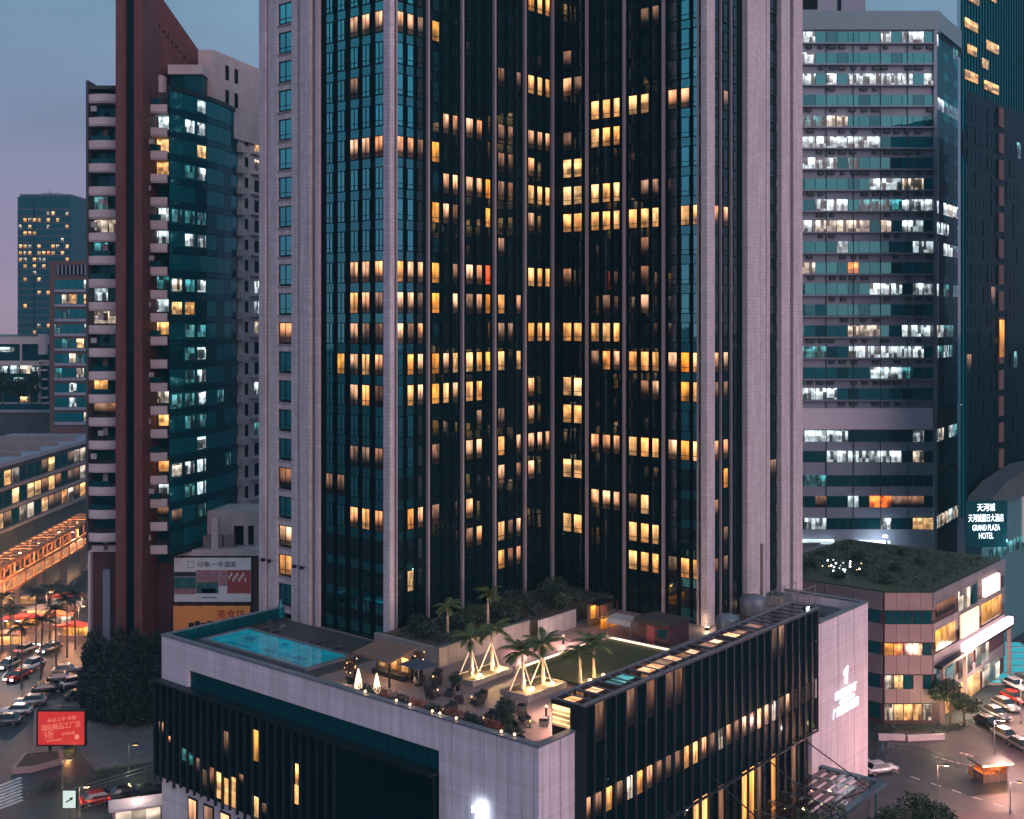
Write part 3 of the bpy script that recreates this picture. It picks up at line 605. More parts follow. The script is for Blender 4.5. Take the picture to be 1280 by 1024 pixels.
# ============================================================ background on the left
def windows(parent, m_dark, rows, cols, x0, x1, y, z0, z1, lits, name='window', gap=.15, hfrac=.55, p_lit=0., rest_mat=None):
    cw = (x1-x0)/cols; rh = (z1-z0)/rows
    for r in range(rows):
        for c in range(cols):
            lm = lits.get((r, c)) if lits else None
            if lm is None and random.random() < p_lit: lm = random.choice(('o1', 'o2', 'w4', 'o3'))
            zt = z1 - r*rh
            ub(name, M[lm] if lm else (rest_mat or m_dark), parent, x0+c*cw+gap*cw/2, x0+(c+1)*cw-gap*cw/2, y-.12, y+.02, zt-rh*hfrac, zt)
ft = thing('office_tower', 'distant slim tower with rows of tiny orange lights standing against the lilac sky', 'tower', (0, 0, 0))
kf = 700/1480; X0, X1 = (22-640)*kf, (89-640)*kf; zt = 55+(400-246)*kf
ub('wall', M['tealdark'], ft, X0, X1, 700, 730, 0, zt); ub('crown', M['dconcrete'], ft, X0+1, X1-1, 701, 728, zt, zt+1.6)
ub('mast', M['steel'], ft, X0+10, X0+22, 710, 710.5, zt+2.8, zt+3.2); ub('mast', M['steel'], ft, X0+15, X0+15.4, 710, 710.5, zt+1.6, zt+5)
ub('corner_bay', M['blackglass'], ft, X0+9.5, X0+10.2, 699.6, 699.98, 0, zt-4)
for r in range(26):
    z = zt - 5 - r*3.9
    ub('floor_band', M['dconcrete'], ft, X0+.3, X1-.3, 699.8, 699.97, z-3.0, z-2.0)
    for c in range(11):
        p = (.78 if r in (2,) else .42 if r < 9 else .22 if r < 12 else .08)
        if r in (0, 1): p = .0 if r == 0 else .45
        if random.random() < p: ub('lit_window', M[random.choice(('w4', 'o2', 'w1', 'w4'))], ft, X0+1+c*2.75, X0+2.6+c*2.75, 699.5, 699.96, z-2, z)
mo = thing('office_building', 'brown edged mid-rise office with teal window bands in front of the distant slim tower', 'building', (0, 0, 0))
ko = 320/1480; X0, X1 = (62-640)*ko, (116-640)*ko; zt = 55+(400-326)*ko
ub('wall', M['brown'], mo, X0, X1+6, 320, 345, 0, zt); ub('roof_frame', M['dark'], mo, X0+2.2, X1, 319.6, 319.99, zt-3.8, zt-1.2)
for i in range(9): ub('roof_post', M['paleoff'], mo, X0+2.4+i*1.05, X0+2.7+i*1.05, 319.3, 319.59, zt-3.8, zt-1.2)
windows(mo, M['tealglass'], 10, 6, X0+1.4, X1+1.6, 319.9, zt-45, zt-5.2, {}, gap=.06, hfrac=.6, p_lit=.34)
for r in range(10): ub('sill_band', M['paleoff'], mo, X0+1.4, X1+1.6, 319.55, 319.8, zt-5.2-r*3.98-3.3, zt-5.2-r*3.98-2.5)
ml = thing('office_building', 'low pale framed building with bright window strips beside the brown edged office', 'building', (0, 0, 0))
kl = 350/1480; X0, X1 = (-60-640)*kl, (60-640)*kl
ub('wall', M['tealdark'], ml, X0, X1, 350, 375, 0, 55-(421-400)*kl)
for y0, y1 in ((421, 430), (451, 457), (503, 512)): ub('floor_band', M['pale'], ml, X0, X1+.3, 349, 350.2, 55-(y1-400)*kl, 55-(y0-400)*kl)
for (x0, x1, y0, y1, m) in ((0, 18, 434, 440, 'o1'), (0, 10, 458, 466, 'o1'), (13, 24, 457, 467, 'o1'), (26, 40, 457, 467, 'o2'), (41, 50, 459, 464, 'o1'), (5, 12, 474, 480, 'o3'), (18, 30, 472, 478, 'o1'), (32, 48, 484, 488, 'o3'), (26, 34, 496, 502, 'w4'), (40, 46, 480, 486, 'o1')):
    ub('lit_window', M[m], ml, (x0-640)*kl, (x1-640)*kl, 349.7, 349.96, 55-(y1-400)*kl, 55-(y0-400)*kl)
ub('end_block', M['pale'], ml, (52-640)*kl, (61-640)*kl, 347.5, 349.2, 55-(443-400)*kl, 55-(418-400)*kl)
for i in range(6): ub('stair_frame', M['pale'], ml, (51-640)*kl, (61-640)*kl, 348.0, 349.4, 55-(452+i*11.4-400)*kl, 55-(450+i*11.4-400)*kl)
ub('stair_frame', M['pale'], ml, (51-640)*kl, (52.5-640)*kl, 348.0, 349.4, 0, 55-(452-400)*kl)
for i, (x, y0, y1) in enumerate(((28, 428, 452), (38, 484, 518))): ub('column', M['pale'], ml, (x-640)*kl, (x+2-640)*kl, 348.2, 348.9, 55-(y1-400)*kl, 55-(y0-400)*kl)
# long low block along the street with three rows of lit windows
sb = thing('street_block', 'long low block with three rows of warm lit windows along the street', 'building', (-110, 0, 0))
ub('wall', M['dconcrete'], sb, -25, 0, 235, 320, 0, 23.4); ub('roof_edge', M['paleoff'], sb, -25.2, .9, 234.4, 320.5, 23.41, 24.3)
for f in range(3):
    zt = 22.2 - f*4.5
    ub('floor_ledge', M['concrete'], sb, .02, .9, 235, 320, zt-3.9, zt-3.3)
    for c in range(20):
        y = 236 + c*4.1; rr = random.random()
        ub('window', M['w4'] if rr < .25 else M['o2'] if rr < .48 else M['w5'] if rr < .75 else M['tealdark'], sb, .0, .12, y, y+3.2, zt-3.1, zt)
for i in range(6): ub('roof_pipe', M['concrete'], sb, -22, -1, 245+i*11, 245.6+i*11, 24.31, 25.2+.4*(i % 2))
ub('roof_hut', M['red_render'], sb, -12, -7, 262, 268, 24.31, 28.4)
# low wall with planting behind it, further up
lb = thing('low_annex', 'dark low annex with glazed rail behind the street block', 'building', (-118, 330, 0))
MB().box(-38, 10, 0, 12, 0, 30).build('wall', M['dconcrete'], lb); ub('rail', M['tealdark'], lb, -38, 10, -.2, -.02, 30, 31.6); ub('coping', M['paleoff'], lb, -38, 10.4, -.4, -.0, 29.2, 29.99)
# footbridge of orange lit steel
fbm = thing('footbridge', 'covered steel footbridge glowing orange over the street', 'footbridge', (-91.6, 205, 0), R(92.5))
L = 58.0
for y in (-2.2, 2.2):
    for z in (6.6, 9.0, 11.6): ub('chord', M['orange'], fbm, -12, L, y-.22, y+.22, z-.22, z+.22)
    for i in range(15): ub('post', M['orange'], fbm, -11+i*4.9, -10.7+i*4.9, y-.14, y+.14, 6.82, 11.38)
    for i in range(14): MB().tube((-11+i*4.9, y, 6.9), (-6.1+i*4.9, y, 8.8), .07, n=5).build('brace', M['orange'], fbm)
ub('deck', M['concrete'], fbm, -12, L, -1.98, 1.98, 6.3, 6.58)
for i in range(24): ub('roof_slat', M['orange'], fbm, -12+i*3.0, -10.6+i*3.0, -2.4, 2.4, 11.83, 11.93)
for i in range(5): ub('pillar', M['concrete'], fbm, 2+i*13, 3+i*13, -.6, .6, 0, 6.28)
for i in range(6):
    ub('lamp_tube', M['warm'], fbm, -6+i*11, -4.4+i*11, -.1, .1, 11.2, 11.3)
    lamp('bridge_lamp', fbm, (-5+i*11, 0, 10.8), 1700, (1, .42, .14), .3)
# more of the far skyline
for i, (x0, x1, y, z, lb) in enumerate(((-480, -455, 1000, 62, 'pale far block at the picture edge'), (-370, -352, 980, 66, 'far block directly behind the slim tower'), (-300, -282, 1050, 72, 'tall far block right of the slim tower'), (-276, -262, 1100, 64, 'lower far block beside the apartment tower'))):
    hb = thing('skyline_block', lb, 'building', (0, 0, 0), group='far skyline blocks')
    ub('wall', M['paleoff'], hb, x0, x1, y, y+20, 0, z); ub('roof_room', M['dconcrete'], hb, x0+3, x0+9, y+3, y+9, z, z+4.5)
    for r in range(6):
        ub('window_band', M['tealdark'], hb, x0+.8, x1-.8, y-.4, y-.02, z-4-r*3.8, z-2-r*3.8)
        if (r*3+i) % 4 == 1: ub('lit_window', M['o2'], hb, x0+4+r, x0+7+r, y-.7, y-.42, z-4-r*3.8, z-2.2-r*3.8)
# low blocks along the horizon
for i, (x0, x1, y, z, c) in enumerate(((-420, -392, 860, 56, 'wide grey'), (-388, -372, 820, 60, 'narrow dusky'), (-330, -300, 900, 50, 'flat roofed'))):
    hb = thing('horizon_block', c + ' block low on the horizon left of the slim tower' if i < 2 else 'flat roofed grey block on the horizon right of the slim tower', 'building', (0, 0, 0), group='far city blocks')
    ub('wall', M['dconcrete'], hb, x0, x1, y, y+25, 0, z); ub('roof_room', M['dconcrete'], hb, x0+5, x0+11, y+4, y+12, z, z+4)
    for r in range(5): ub('window_band', M['tealdark'], hb, x0+1, x1-1, y-.4, y-.02, z-4-r*4, z-2.2-r*4)

# ============================================================ office block on the right
OB = thing('office_block', 'banded office block with lilac spandrels and scattered white lit windows', 'building', (0, 0, 0))
DO = 215.0; KO = DO/1480
def ox(px): return (px-640)*KO
def oz(py): return 55-(py-400)*KO
X0, X1 = ox(965), ox(1168)
sidew = [(X1, DO), (ox(1172)+1.2, DO+3), (86.5, DO+15), (89.0, DO+22)]
MB().prism([(X0, DO)] + sidew + [(X0, DO+30)], 0, 107.6).build('wall', M['paleoff'], OB)
MB().prism([(X0-.2, DO-.5), (X1+.8, DO-.5), (X1+2.6, DO+2.6), (87.2, DO+14.6), (89.9, DO+22), (X0, DO+30)], 107.61, 111.0).build('roof_band', mat('teal_grey_cladding', (.12, .21, .24), .5, var=.12), OB)
ub('plant_room', M['paleoff'], OB, X0, ox(1088), DO+3, DO+16, 111.01, 117)
ub('plant_window', M['dark'], OB, ox(1008), ox(1027), DO+2.8, DO+2.99, 112.2, 114.4); ub('plant_window', M['dark'], OB, ox(1053), ox(1057), DO+2.8, DO+2.99, 111.2, 116.5)
olit = {0:'997-1015:o1 1098-1118:o1 1132-1156:o1', 1:'1000-1018:o1', 2:'997-1015:o1 1030-1046:o1 1062-1120:o1 1127-1135:o1 1153-1165:o1', 4:'1000-1030:o3 1040-1052:o2', 5:'1000-1053:o1 1060-1100:o1', 6:'995-1046:o1 1066-1074:o3',
  7:'1092-1122:o1 1133-1152:o2', 8:'1023-1054:o1 1078-1122:o3 1130-1160:o1', 9:'997-1012:o1 1022-1055:o2 1068-1090:o2 1100-1117:o2 1135-1157:o1', 10:'1042-1054:o1 1143-1160:o1', 11:'997-1022:o2 1055-1070:oo', 12:'1092-1122:o1 1145-1170:o1', 13:'1030-1036:o3',
  14:'1062-1092:o2 1130-1162:o1', 15:'1000-1025:o3 1062-1092:o1 1095-1125:o1 1132-1158:o1', 16:'1092-1125:o1 1133-1142:o3', 17:'997-1014:o1 1020-1050:o1',
  18:'997-1025:o1 1035-1055:o1 1147-1153:o1', 19:'1030-1055:o1 1062-1125:o1 1140-1152:o2', 20:'1013-1030:o3', 21:'1022-1035:w5 1060-1075:o1 1090-1112:oo 1118-1146:w5', 22:'1003-1030:o1 1098-1112:o1 1145-1163:w4'}
tops = [107.3-3.807*i for i in range(18)] + [34.9, 31.2, 26.8, 23.0, 19.0]
ncol = 15; cw = (X1-X0)/ncol
for i, zt in enumerate(tops):
    rng = []
    for q in olit.get(i, '').split():
        r_, m_ = q.split(':'); a_, b_ = r_.split('-'); rng.append((ox(float(a_)), ox(float(b_)), m_))
    for c in range(ncol):
        xa, xb = X0+c*cw, X0+(c+1)*cw; xm = (xa+xb)/2; m = 'tealglass' if (i*7+c*3) % 5 else 'tealdark'
        if i > 17: m = 'tealdark'
        for (ra, rb, rm) in rng:
            if xa < rb-.4 and xb > ra+.4 and (min(xb, rb)-max(xa, ra)) > .35*cw: m = rm
        ub('window_pane', M[m], OB, xa+.05, xb-.05, DO-.14, DO-.02, zt-2.0, zt)
    if i < 18:
        ub('sun_ledge', M['paleoff'], OB, X0, X1, DO-.75, DO-.004, zt-2.32, zt-2.06)
        for c in range(ncol):
            if random.random() < .55: ub('air_unit', M['dconcrete'], OB, X0+c*cw+.2+random.uniform(0,.5), X0+c*cw+1.3+random.uniform(0,.6), DO-.45, DO-.01, zt-3.1, zt-2.5)
    # glazed side: panes that follow the bend
    for j in range(3):
        p, q = Vector(sidew[j]), Vector(sidew[j+1]); d = q-p; n = max(1, int(d.length/3.2)); an = math.atan2(d.y, d.x)
        for k in range(n):
            mid = p+d*((k+.5)/n) + Vector((d.y, -d.x)).normalized()*.06; ln = d.length/n
            m = 'tealdark'
            if i in (0, 3, 8, 9, 10, 12, 14, 15, 18, 22) and random.random() < .6: m = random.choice(('o1', 'o3', 'o1', 'o2'))
            ub('side_pane', M[m], OB, mid.x-ln/2+.04, mid.x+ln/2-.04, mid.y-.05, mid.y+.05, zt-2.2, zt, an)
            ub('side_spandrel', M['tealglass' if k % 2 else 'tealdark'], OB, mid.x-ln/2+.04, mid.x+ln/2-.04, mid.y-.05, mid.y+.05, zt-3.75, zt-2.24, an)
ub('blank_band', mat('blank_band_cladding', (.62,.56,.66), .6, var=.1, scale=.3), OB, X0, ox(1164), DO-.9, DO-.004, 35.2, 39.0)
ub('corner_post', M['paleoff'], OB, X1-.3, X1+.3, DO-.5, DO+.6, 0, 107.5)
for c in range(1, 6): ub('joint_fin', M['dconcrete'], OB, X0+c*cw*2.5-.05, X0+c*cw*2.5+.05, DO-.3, DO-.145, 17, 107)
ub('entrance_strip', M['o1'], OB, ox(995), ox(1046), DO-1.0, DO-.2, oz(679), oz(674)); ub('entrance_strip', M['sign'], OB, ox(1068), ox(1105), DO-1.0, DO-.2, oz(680), oz(675))
ub('entrance', M['o1'], OB, ox(1088), ox(1112), DO-.5, DO-.1, oz(700), oz(676))
MB().box(ox(985), ox(1095), DO-14, DO-1, 9.6, 10.2).box(ox(985), ox(1095), DO-14.4, DO-14, 9.4, 10.6).build('forecourt_roof', M['concrete'], OB)
lamp('entrance_lamp', OB, (ox(1100), DO-3, oz(672)), 500, (.85, .92, 1), .3)
ub('entrance_lamp_head', M['cool'], OB, ox(1100)-.3, ox(1100)+.3, DO-3.3, DO-2.7, oz(670)+.3, oz(670)+.6)

# ============================================================ dark tower and ribbed tower at the right edge
DT = thing('dark_tower', 'nearly black tower with slanting roofline and one orange window at the picture edge', 'tower', (74.8, 195, 0), ANG)
MB().prism([(0, 0), (46, 0), (60, 8), (15.6, 5.0)], 0, 93).build('wall', M['blackglass'], DT)
for i in range(23):
    for k in range(17):
        if random.random() < .35: continue
        m = M['blackglass']; rr = random.random()
        if rr < .035: m = M[random.choice(('o3', 'w5', 'o3', 'w5'))]
        ub('window_pane', m, DT, .3+i*2.0, 2.1+i*2.0, -.10, -.02, 27.4+k*3.8, 30.3+k*3.8) if i < 14 else None
for k in range(14): ub('brown_panel', M['brown'], DT, 15.5, 18.0, -.35, -.11, 29+k*4.6, 32.4+k*4.6)
ub('orange_window', M['w3'], DT, 15.6, 17.9, -.45, -.36, 48.5, 55.0)
ub('podium_wall', mat('teal_render', (.06, .17, .19), .6, var=.2), DT, -1.5, 46, -3.0, -.6, 0, 24.6)
MB().xprism([(-2.5, 24.7), (46, 24.7), (46, 29), (20, 29.5), (6, 28), (-.5, 26.2)], -4.5, -.65).build('curved_canopy', M['dconcrete'], DT)
ub('canopy_light', M['warmlow'], DT, 17, 46, -4.7, -4.52, 24.9, 25.6)
for i in range(14): ub('shop_window', M['o3'], DT, 2+i*2.4, 3.9+i*2.4, -3.15, -3.02, 15.2, 17.2)
ub('light_panel', M['bb_white'], DT, 19, 23, -3.3, -3.02, 16, 24)
sg = thing('lit_sign', 'white glowing four line sign on the teal wall right of the office block', 'sign', (75.9, 189.5, 0), R(6))
ub('back_panel', M['tealdark'], sg, -3.4, 3.6, .1, .4, 18.6, 26)
ub('bracket', M['darkmetal'], sg, -1, 1, .41, 2.4, 19, 20)
for s_, z_, w_ in (('天河城', 24.9, 3.0), ('天河城假日大酒店', 23.2, 5.9), ('GRAND PLAZA', 21.7, 4.6), ('HOTEL', 20.4, 2.4)):
    text(s_, 1.35, M['sign'], sg, (0, .04, z_), FRONT, width=w_)
lamp('sign_lamp', sg, (5.5, -3.0, 19.0), 700, (.45, .85, 1), .3)
RT = thing('ribbed_tower', 'teal ribbed glass tower with orange light strips behind the dark tower', 'tower', (125, 330, 0), ANG)
MB().prism([(0, 0), (60, 0), (76, 7), (17, 7)], 0, 165).build('wall', mat('bright_teal_glazing', (.0, .26, .33), .2, spec=.5), RT)
for i in range(24): ub('rib', M['blackglass'], RT, .2+i*2.4, .5+i*2.4, -.5, -.02, 0, 165)
ub('dark_band', M['dark'], RT, 0, 60, -.7, -.51, 101, 108)
for x0, x1, z in ((2, 12, 137), (2, 12, 122.5), (18, 30, 122), (15, 24, 115), (16, 21, 128), (17, 30, 95), (9, 11, 98), (22, 24, 105.5), (14, 16, 98), (3, 13, 145), (15, 28, 149), (4, 11, 130), (20, 30, 134)):
    ub('light_strip', M['w4'], RT, x0, x1, -.8, -.52, z, z+2.6)

# ============================================================ low corner building with planted roof
LR = thing('corner_shop_building', 'four storey pink corner building with planted roof and bright shop fronts', 'building', (57.1, 161, 0), ANG)
# local frame: x along u (right flank), chamfer runs to the picture's left
ch = Matrix.Rotation(-ANG, 2) @ Vector((-6.5, 0)); c2 = Vector((ch.x, ch.y))
foot = [(0, 0), (30, 0), (30, 26), (c2.x, 26), (c2.x, c2.y)]
MB().prism(foot, 0, 17.6).build('wall', M['maroon'], LR)
MB().prism([(.4, .5), (29.6, .4), (29.6, 25.6), (c2.x+.4, 25.6), (c2.x+.4, c2.y+.2)], 17.61, 18.0).build('roof_garden', M['grass'], LR)
M['pinkpanel'] = mat('pink_panel', (.26, .185, .19), .6, var=.15, scale=.4)
M['greypanel'] = mat('grey_panel', (.15, .14, .165), .6, var=.15, scale=.4)
ca = math.atan2(-c2.y, -c2.x); cl = c2.length
def chb(name, m, s0, s1, d0, d1, z0, z1, parent=LR):   # box on the chamfer, s from its left end
    d = -c2.normalized(); n = Vector((d.y, -d.x)); mid = c2 + d*((s0+s1)/2) + n*((d0+d1)/2)
    return ub(name, m, parent, mid.x-(s1-s0)/2, mid.x+(s1-s0)/2, mid.y-(d1-d0)/2, mid.y+(d1-d0)/2, z0, z1, math.atan2(d.y, d.x))
KL = 161/1480
def lz(py): return 55-(py-400)*KL
for y0, y1 in ((741, 763), (780, 803), (819, 843), (861, 879)):
    for i in range(4): chb('wall_panel', M['pinkpanel'], i*cl/4+.02, (i+1)*cl/4-.02, .02, .22, lz(y1), lz(y0))
    for i in range(9): ub('wall_panel', M['greypanel'], LR, i*3.33+.02, (i+1)*3.33-.02, -.22, -.02, lz(y1), lz(y0))
    for i in range(6): ub('wall_panel', M['greypanel'], LR, c2.x-.22, c2.x-.02, c2.y+.2+i*4.2, c2.y+4.3+i*4.2, lz(y1), lz(y0))
    chb('floor_ledge', M['darkmetal'], 0, cl, .23, .3, lz(y1)-.06, lz(y1)+.06)
for y0, y1, ms in ((763, 780, ('tealdark',)*5), (803, 819, ('w3', 'oo', 'w5', 'w4', 'tealdark')), (843, 861, ('o2', 'w4', 'tealdark', None, 'tealdark')), (880, 900, ('o2', 'w4', 'w4', 'w4', 'o2'))):
    for i, m in enumerate(ms):
        if m: chb('window_pane', M[m], i*cl/5+.08, (i+1)*cl/5-.08, .0, .1, lz(y1), lz(y0))
        else: chb('wall_panel', M['pinkpanel'], i*cl/5+.02, (i+1)*cl/5-.02, .02, .22, lz(y1), lz(y0))
    for i in range(5): ub('window_pane', M['tealdark'], LR, c2.x-.1, c2.x, c2.y+.5+i*5, c2.y+4.5+i*5, lz(y1), lz(y0))
M['shop1'] = glow('shop_sign_light', (1.0, .70, .55), 4.); M['shop2'] = glow('shop_screen_light', (1.0, .76, .50), 1.5)
M['led'] = glow('pink_led_strip', (1.0, .60, .56), 5.)
for (a, b, z0, z1, m) in ((1, 8, 14.4, 16.2, 'w5'), (9.5, 14, 13.6, 16.4, 'o2'), (15.0, 17, 13.6, 16.3, 'tealdark'), (.6, 3.8, 9.8, 12.6, 'w3'), (4.1, 8, 9.8, 12.6, 'w1'), (9.6, 17.5, 9.6, 13.0, 'w5'), (19, 23.2, 9.8, 12.8, 'w3'), (23.6, 28, 9.8, 12.8, 'w1'), (1, 8, 4.0, 7.6, 'o3'), (9.5, 15, 4.0, 7.4, 'w5'), (16.5, 22, 4.0, 7.4, 'o2'), (4, 9, .4, 3.2, 'w1'), (10.5, 18, .4, 3.3, 'w1'), (19.5, 27, .4, 3.4, 'o2')):
    ub('shop_window', M[m], LR, a, b, -.34, -.23, z0, z1)
ub('light_box', M['shop1'], LR, 19.5, 26.0, -.7, -.25, 13.9, 16.4); ub('light_screen', M['shop2'], LR, 10, 17, -.6, -.36, 9.7, 13.0)
ub('led_fascia', M['led'], LR, 9.5, 30, -1.4, -.6, 8.0, 9.1); ub('canopy', M['darkmetal'], LR, .3, 30, -1.35, -.24, 7.6, 7.95)
for a in (1.0, 9.8, 29.2): ub('pillar', M['pinkpanel'], LR, a-.25, a+.25, -1.3, -.8, 0, 7.58)
lamp('shop_light', LR, (16, -4, 6), 5000, (1, .62, .45), 1.2); lamp('shop_light', LR, (6, -3, 3.5), 2200, (1, .7, .4), .8)
lamp('shop_light', LR, (-3, -2.5, 3), 500, (1, .75, .4), .6)

# ============================================================ plants
def leaf_mesh(clumps, n, size, name='crown', m=None, seed=1, droop=.3):
    """many small leaf faces spread through a few uneven clumps (cx,cy,cz,rx,ry,rz)"""
    rg = random.Random(seed); b = MB(); vol = [c[3]*c[4]*c[5] for c in clumps]; tot = sum(vol)
    for c, v_ in zip(clumps, vol):
        for _ in range(int(n*v_/tot)):
            while True:
                x, y, z = rg.uniform(-1,1), rg.uniform(-1,1), rg.uniform(-1,1); q = x*x+y*y+z*z
                if q < 1: break
            s = (.55 + .45*rg.random()) / max(q**.5, .25) if rg.random() < .7 else 1
            s = min(s, 1/max(q**.5, .3))
            p = Vector((c[0]+x*s*c[3], c[1]+y*s*c[4], c[2]+z*s*c[5]))
            d = Vector((rg.gauss(0,1), rg.gauss(0,1), rg.gauss(0,.6)-droop)).normalized(); e_ = d.orthogonal().normalized(); e_.rotate(Matrix.Rotation(rg.uniform(0,6.3), 3, d))
            l = size*rg.uniform(.6,1.3); w = l*.42
            b.add([p-d*l*.5, p+e_*w*.5, p+d*l*.5, p-e_*w*.5], [(0,1,2,3)])
    return b.mesh(name, m or M['leaf'])
def tree(label, loc, h, r, seed, group=None, name='tree', m=None, n=2600, size=.42, cat='tree'):
    t = thing(name, label, cat, loc, group=group); rg = random.Random(seed); th = h*.45
    b = MB(); b.tube((0,0,-.1), (rg.uniform(-.2,.2), rg.uniform(-.2,.2), th), .05*r+.09, .04*r+.04, 8)
    cl = []
    for i in range(7):
        an = i*2.4+rg.uniform(-.4,.4); rr = r*rg.uniform(.3,.62); zz = h*rg.uniform(.5,.84)
        p = (math.cos(an)*rr, math.sin(an)*rr, zz); cl.append((*p, r*rg.uniform(.34,.52), r*rg.uniform(.34,.52), h*rg.uniform(.10,.17)))
        b.tube((0,0,th*rg.uniform(.7,.98)), p, .05, .02, 5)
    cl.append((0,0,h*.86,r*.45,r*.45,h*.14))
    b.build('trunk', M['bark'], t); link('crown', leaf_mesh(cl, n, size, m=m or M['leaf'], seed=seed), t); return t
def frond_mesh(n, ln, seed, lw=.05, name='crown', m=None):
    rg = random.Random(seed); b = MB()
    for i in range(n):
        an = i*2.399+rg.uniform(-.2,.2); up = rg.uniform(.15,1.15); L_n = ln*rg.uniform(.8,1.1); pts = []; p = Vector((0,0,0)); d = Vector((math.cos(an)*math.cos(up), math.sin(an)*math.cos(up), math.sin(up)))
        seg = 7
        for k in range(seg+1):
            pts.append(p.copy()); p = p + d*(L_n/seg); d.z -= .24; d.normalize()
        for k in range(seg):
            b.tube(pts[k], pts[k+1], .035*(1-k/seg)+.012, .035*(1-(k+1)/seg)+.01, 4)
            if k == 0: continue
            dd = (pts[k+1]-pts[k]).normalized(); sd = dd.cross(Vector((0,0,1))).normalized()
            for q in range(3):
                o = pts[k].lerp(pts[k+1], q/3); w = L_n*.26*math.sin(math.pi*min(.95,(k+q/3)/seg*.9+.12))
                for s_ in (-1, 1):
                    tip = o + sd*s_*w + dd*w*.55 + Vector((0,0,-w*.35)); b.add([o, o+dd*lw*2.2, tip, o-dd*lw*.2], [(0,1,2,3)])
    return b.mesh(name, m or M['palm'])
M['palmbark_lit'] = mat('lit_palm_bark', (.36, .29, .22), .8, var=.25, scale=3, bump=.3)  # bark colour made pale in place of white uplighting on the trunks
PALM = [frond_mesh(15, 2.0, 3+i) for i in range(3)]
BIGPALM = [frond_mesh(17, 2.9, 11+i, m=M['leafd']) for i in range(3)]
def palm(label, loc, h, k, group, big=False, lean=0., name='palm_tree', sc=1.):
    t = thing(name, label, 'palm', loc, random.uniform(0,6), group); b = MB()
    pr = [(0,0,0), (lean*.3,0,h*.4), (lean,0,h)]
    for i in range(2): b.tube(pr[i], pr[i+1], .17-.04*i, .13-.03*i, 9)
    for i in range(6): b.tube((lean*i/6,0,h*i/6), (lean*i/6,0,h*i/6+.06), .175-.008*i, n=9)
    b.build('trunk', M['bark'] if big else M['palmbark_lit'], t); c = link('crown', (BIGPALM if big else PALM)[k % 3], t, (lean,0,h-.05)); c.scale = (sc,)*3; return t
def shrub(label, loc, r, h, seed, group=None, m=None, n=420, size=.2, pot=False, name='shrub', cat='shrub'):
    t = thing(name, label, cat, loc, group=group); z = 0
    if pot: MB().lathe([(r*.45,0),(r*.6,.45),(r*.64,.5),(r*.52,.5)], 12).build('pot', M['darkmetal'], t); z = .45
    rg = random.Random(seed)
    cl = [(rg.uniform(-.35,.35)*r, rg.uniform(-.35,.35)*r, z+h*rg.uniform(.35,.65), r*.7, r*.7, h*.42) for _ in range(4)]
    MB().tube((0,0,z*.6), (0,0,z+h*.5), .05, .03, 6).build('stem', M['bark'], t)
    link('foliage', leaf_mesh(cl, n, size, 'foliage', m or M['leafd'], seed), t); return t

# ============================================================ roof terrace
# pool
pl = thing('swimming_pool', 'teal lit rectangular swimming pool at the left end of the roof', 'pool', F(0, 0, 20), ANG)
ub('pool_deck', M['pooldeck'], pl, A0+.7, -.9, -3.2, B1-.7, .004, .16)
px0, px1, py0, py1 = -12.4, -7.0, -.9, 15.6
for x0, x1, y0, y1 in ((px0-.5, px0, py0-.5, py1+.5), (px1, px1+.5, py0-.5, py1+.5), (px0, px1, py0-.5, py0), (px0, px1, py1, py1+.5)):
    ub('pool_edge', M['coping'], pl, x0, x1, y0, y1, .165, .42)
M['water'] = mat('glowing_pool_water', (.01, .11, .15), .06, spec=.6, emit=(.0, .36, .50), es=.30)  # water given its own glow in place of underwater lamps
nt = M['water'].node_tree; N_, L__ = nt.nodes, nt.links
g_ = N_.new('ShaderNodeNewGeometry'); n_ = N_.new('ShaderNodeTexNoise'); n_.inputs['Scale'].default_value = .45; n_.inputs['Detail'].default_value = 3; L__.new(g_.outputs['Position'], n_.inputs['Vector'])
r_ = N_.new('ShaderNodeMapRange'); r_.inputs[1].default_value = .3; r_.inputs[2].default_value = .7; r_.inputs[3].default_value = .16; r_.inputs[4].default_value = .40; L__.new(n_.outputs['Fac'], r_.inputs[0]); L__.new(r_.outputs[0], N_['Principled BSDF'].inputs['Emission Strength'])
w_ = N_.new('ShaderNodeTexNoise'); w_.inputs['Scale'].default_value = 2.5; L__.new(g_.outputs['Position'], w_.inputs['Vector']); bp_ = N_.new('ShaderNodeBump'); bp_.inputs['Strength'].default_value = .15; L__.new(w_.outputs['Fac'], bp_.inputs['Height']); L__.new(bp_.outputs[0], N_['Principled BSDF'].inputs['Normal'])
ub('water', M['water'], pl, px0, px1, py0, py1, .1, .34)
M['motif'] = mat('pool_floor_motif', (.01, .10, .16), .1, emit=(0, .16, .26), es=.25)
for (x, y, w, l) in ((-10.6, 2.2, 1.1, 1.8), (-10.9, 6.6, .7, 2.0), (-9.2, 12.2, .9, 1.6), (-11.6, 11.0, .5, 4.0), (-11.9, 3.5, .3, 5.0), (-8.3, 7.4, .5, .9)):
    ub('floor_motif', M['motif'], pl, x-w/2, x+w/2, y-l/2, y+l/2, .335, .348)
# glass rail round the left end
gr = thing('glass_railing', 'low dark glass railing round the pool end of the roof', 'railing', F(0, 0, 20), ANG)
for i in range(10): ub('rail_pane', M['tealdark'], gr, A0+.9+i*1.62, A0+2.46+i*1.62, B1-.9, B1-.84, .17, 1.35)
ub('hand_rail', M['coping'], gr, A0+.8, 0.2, B1-.92, B1-.8, 1.36, 1.44)
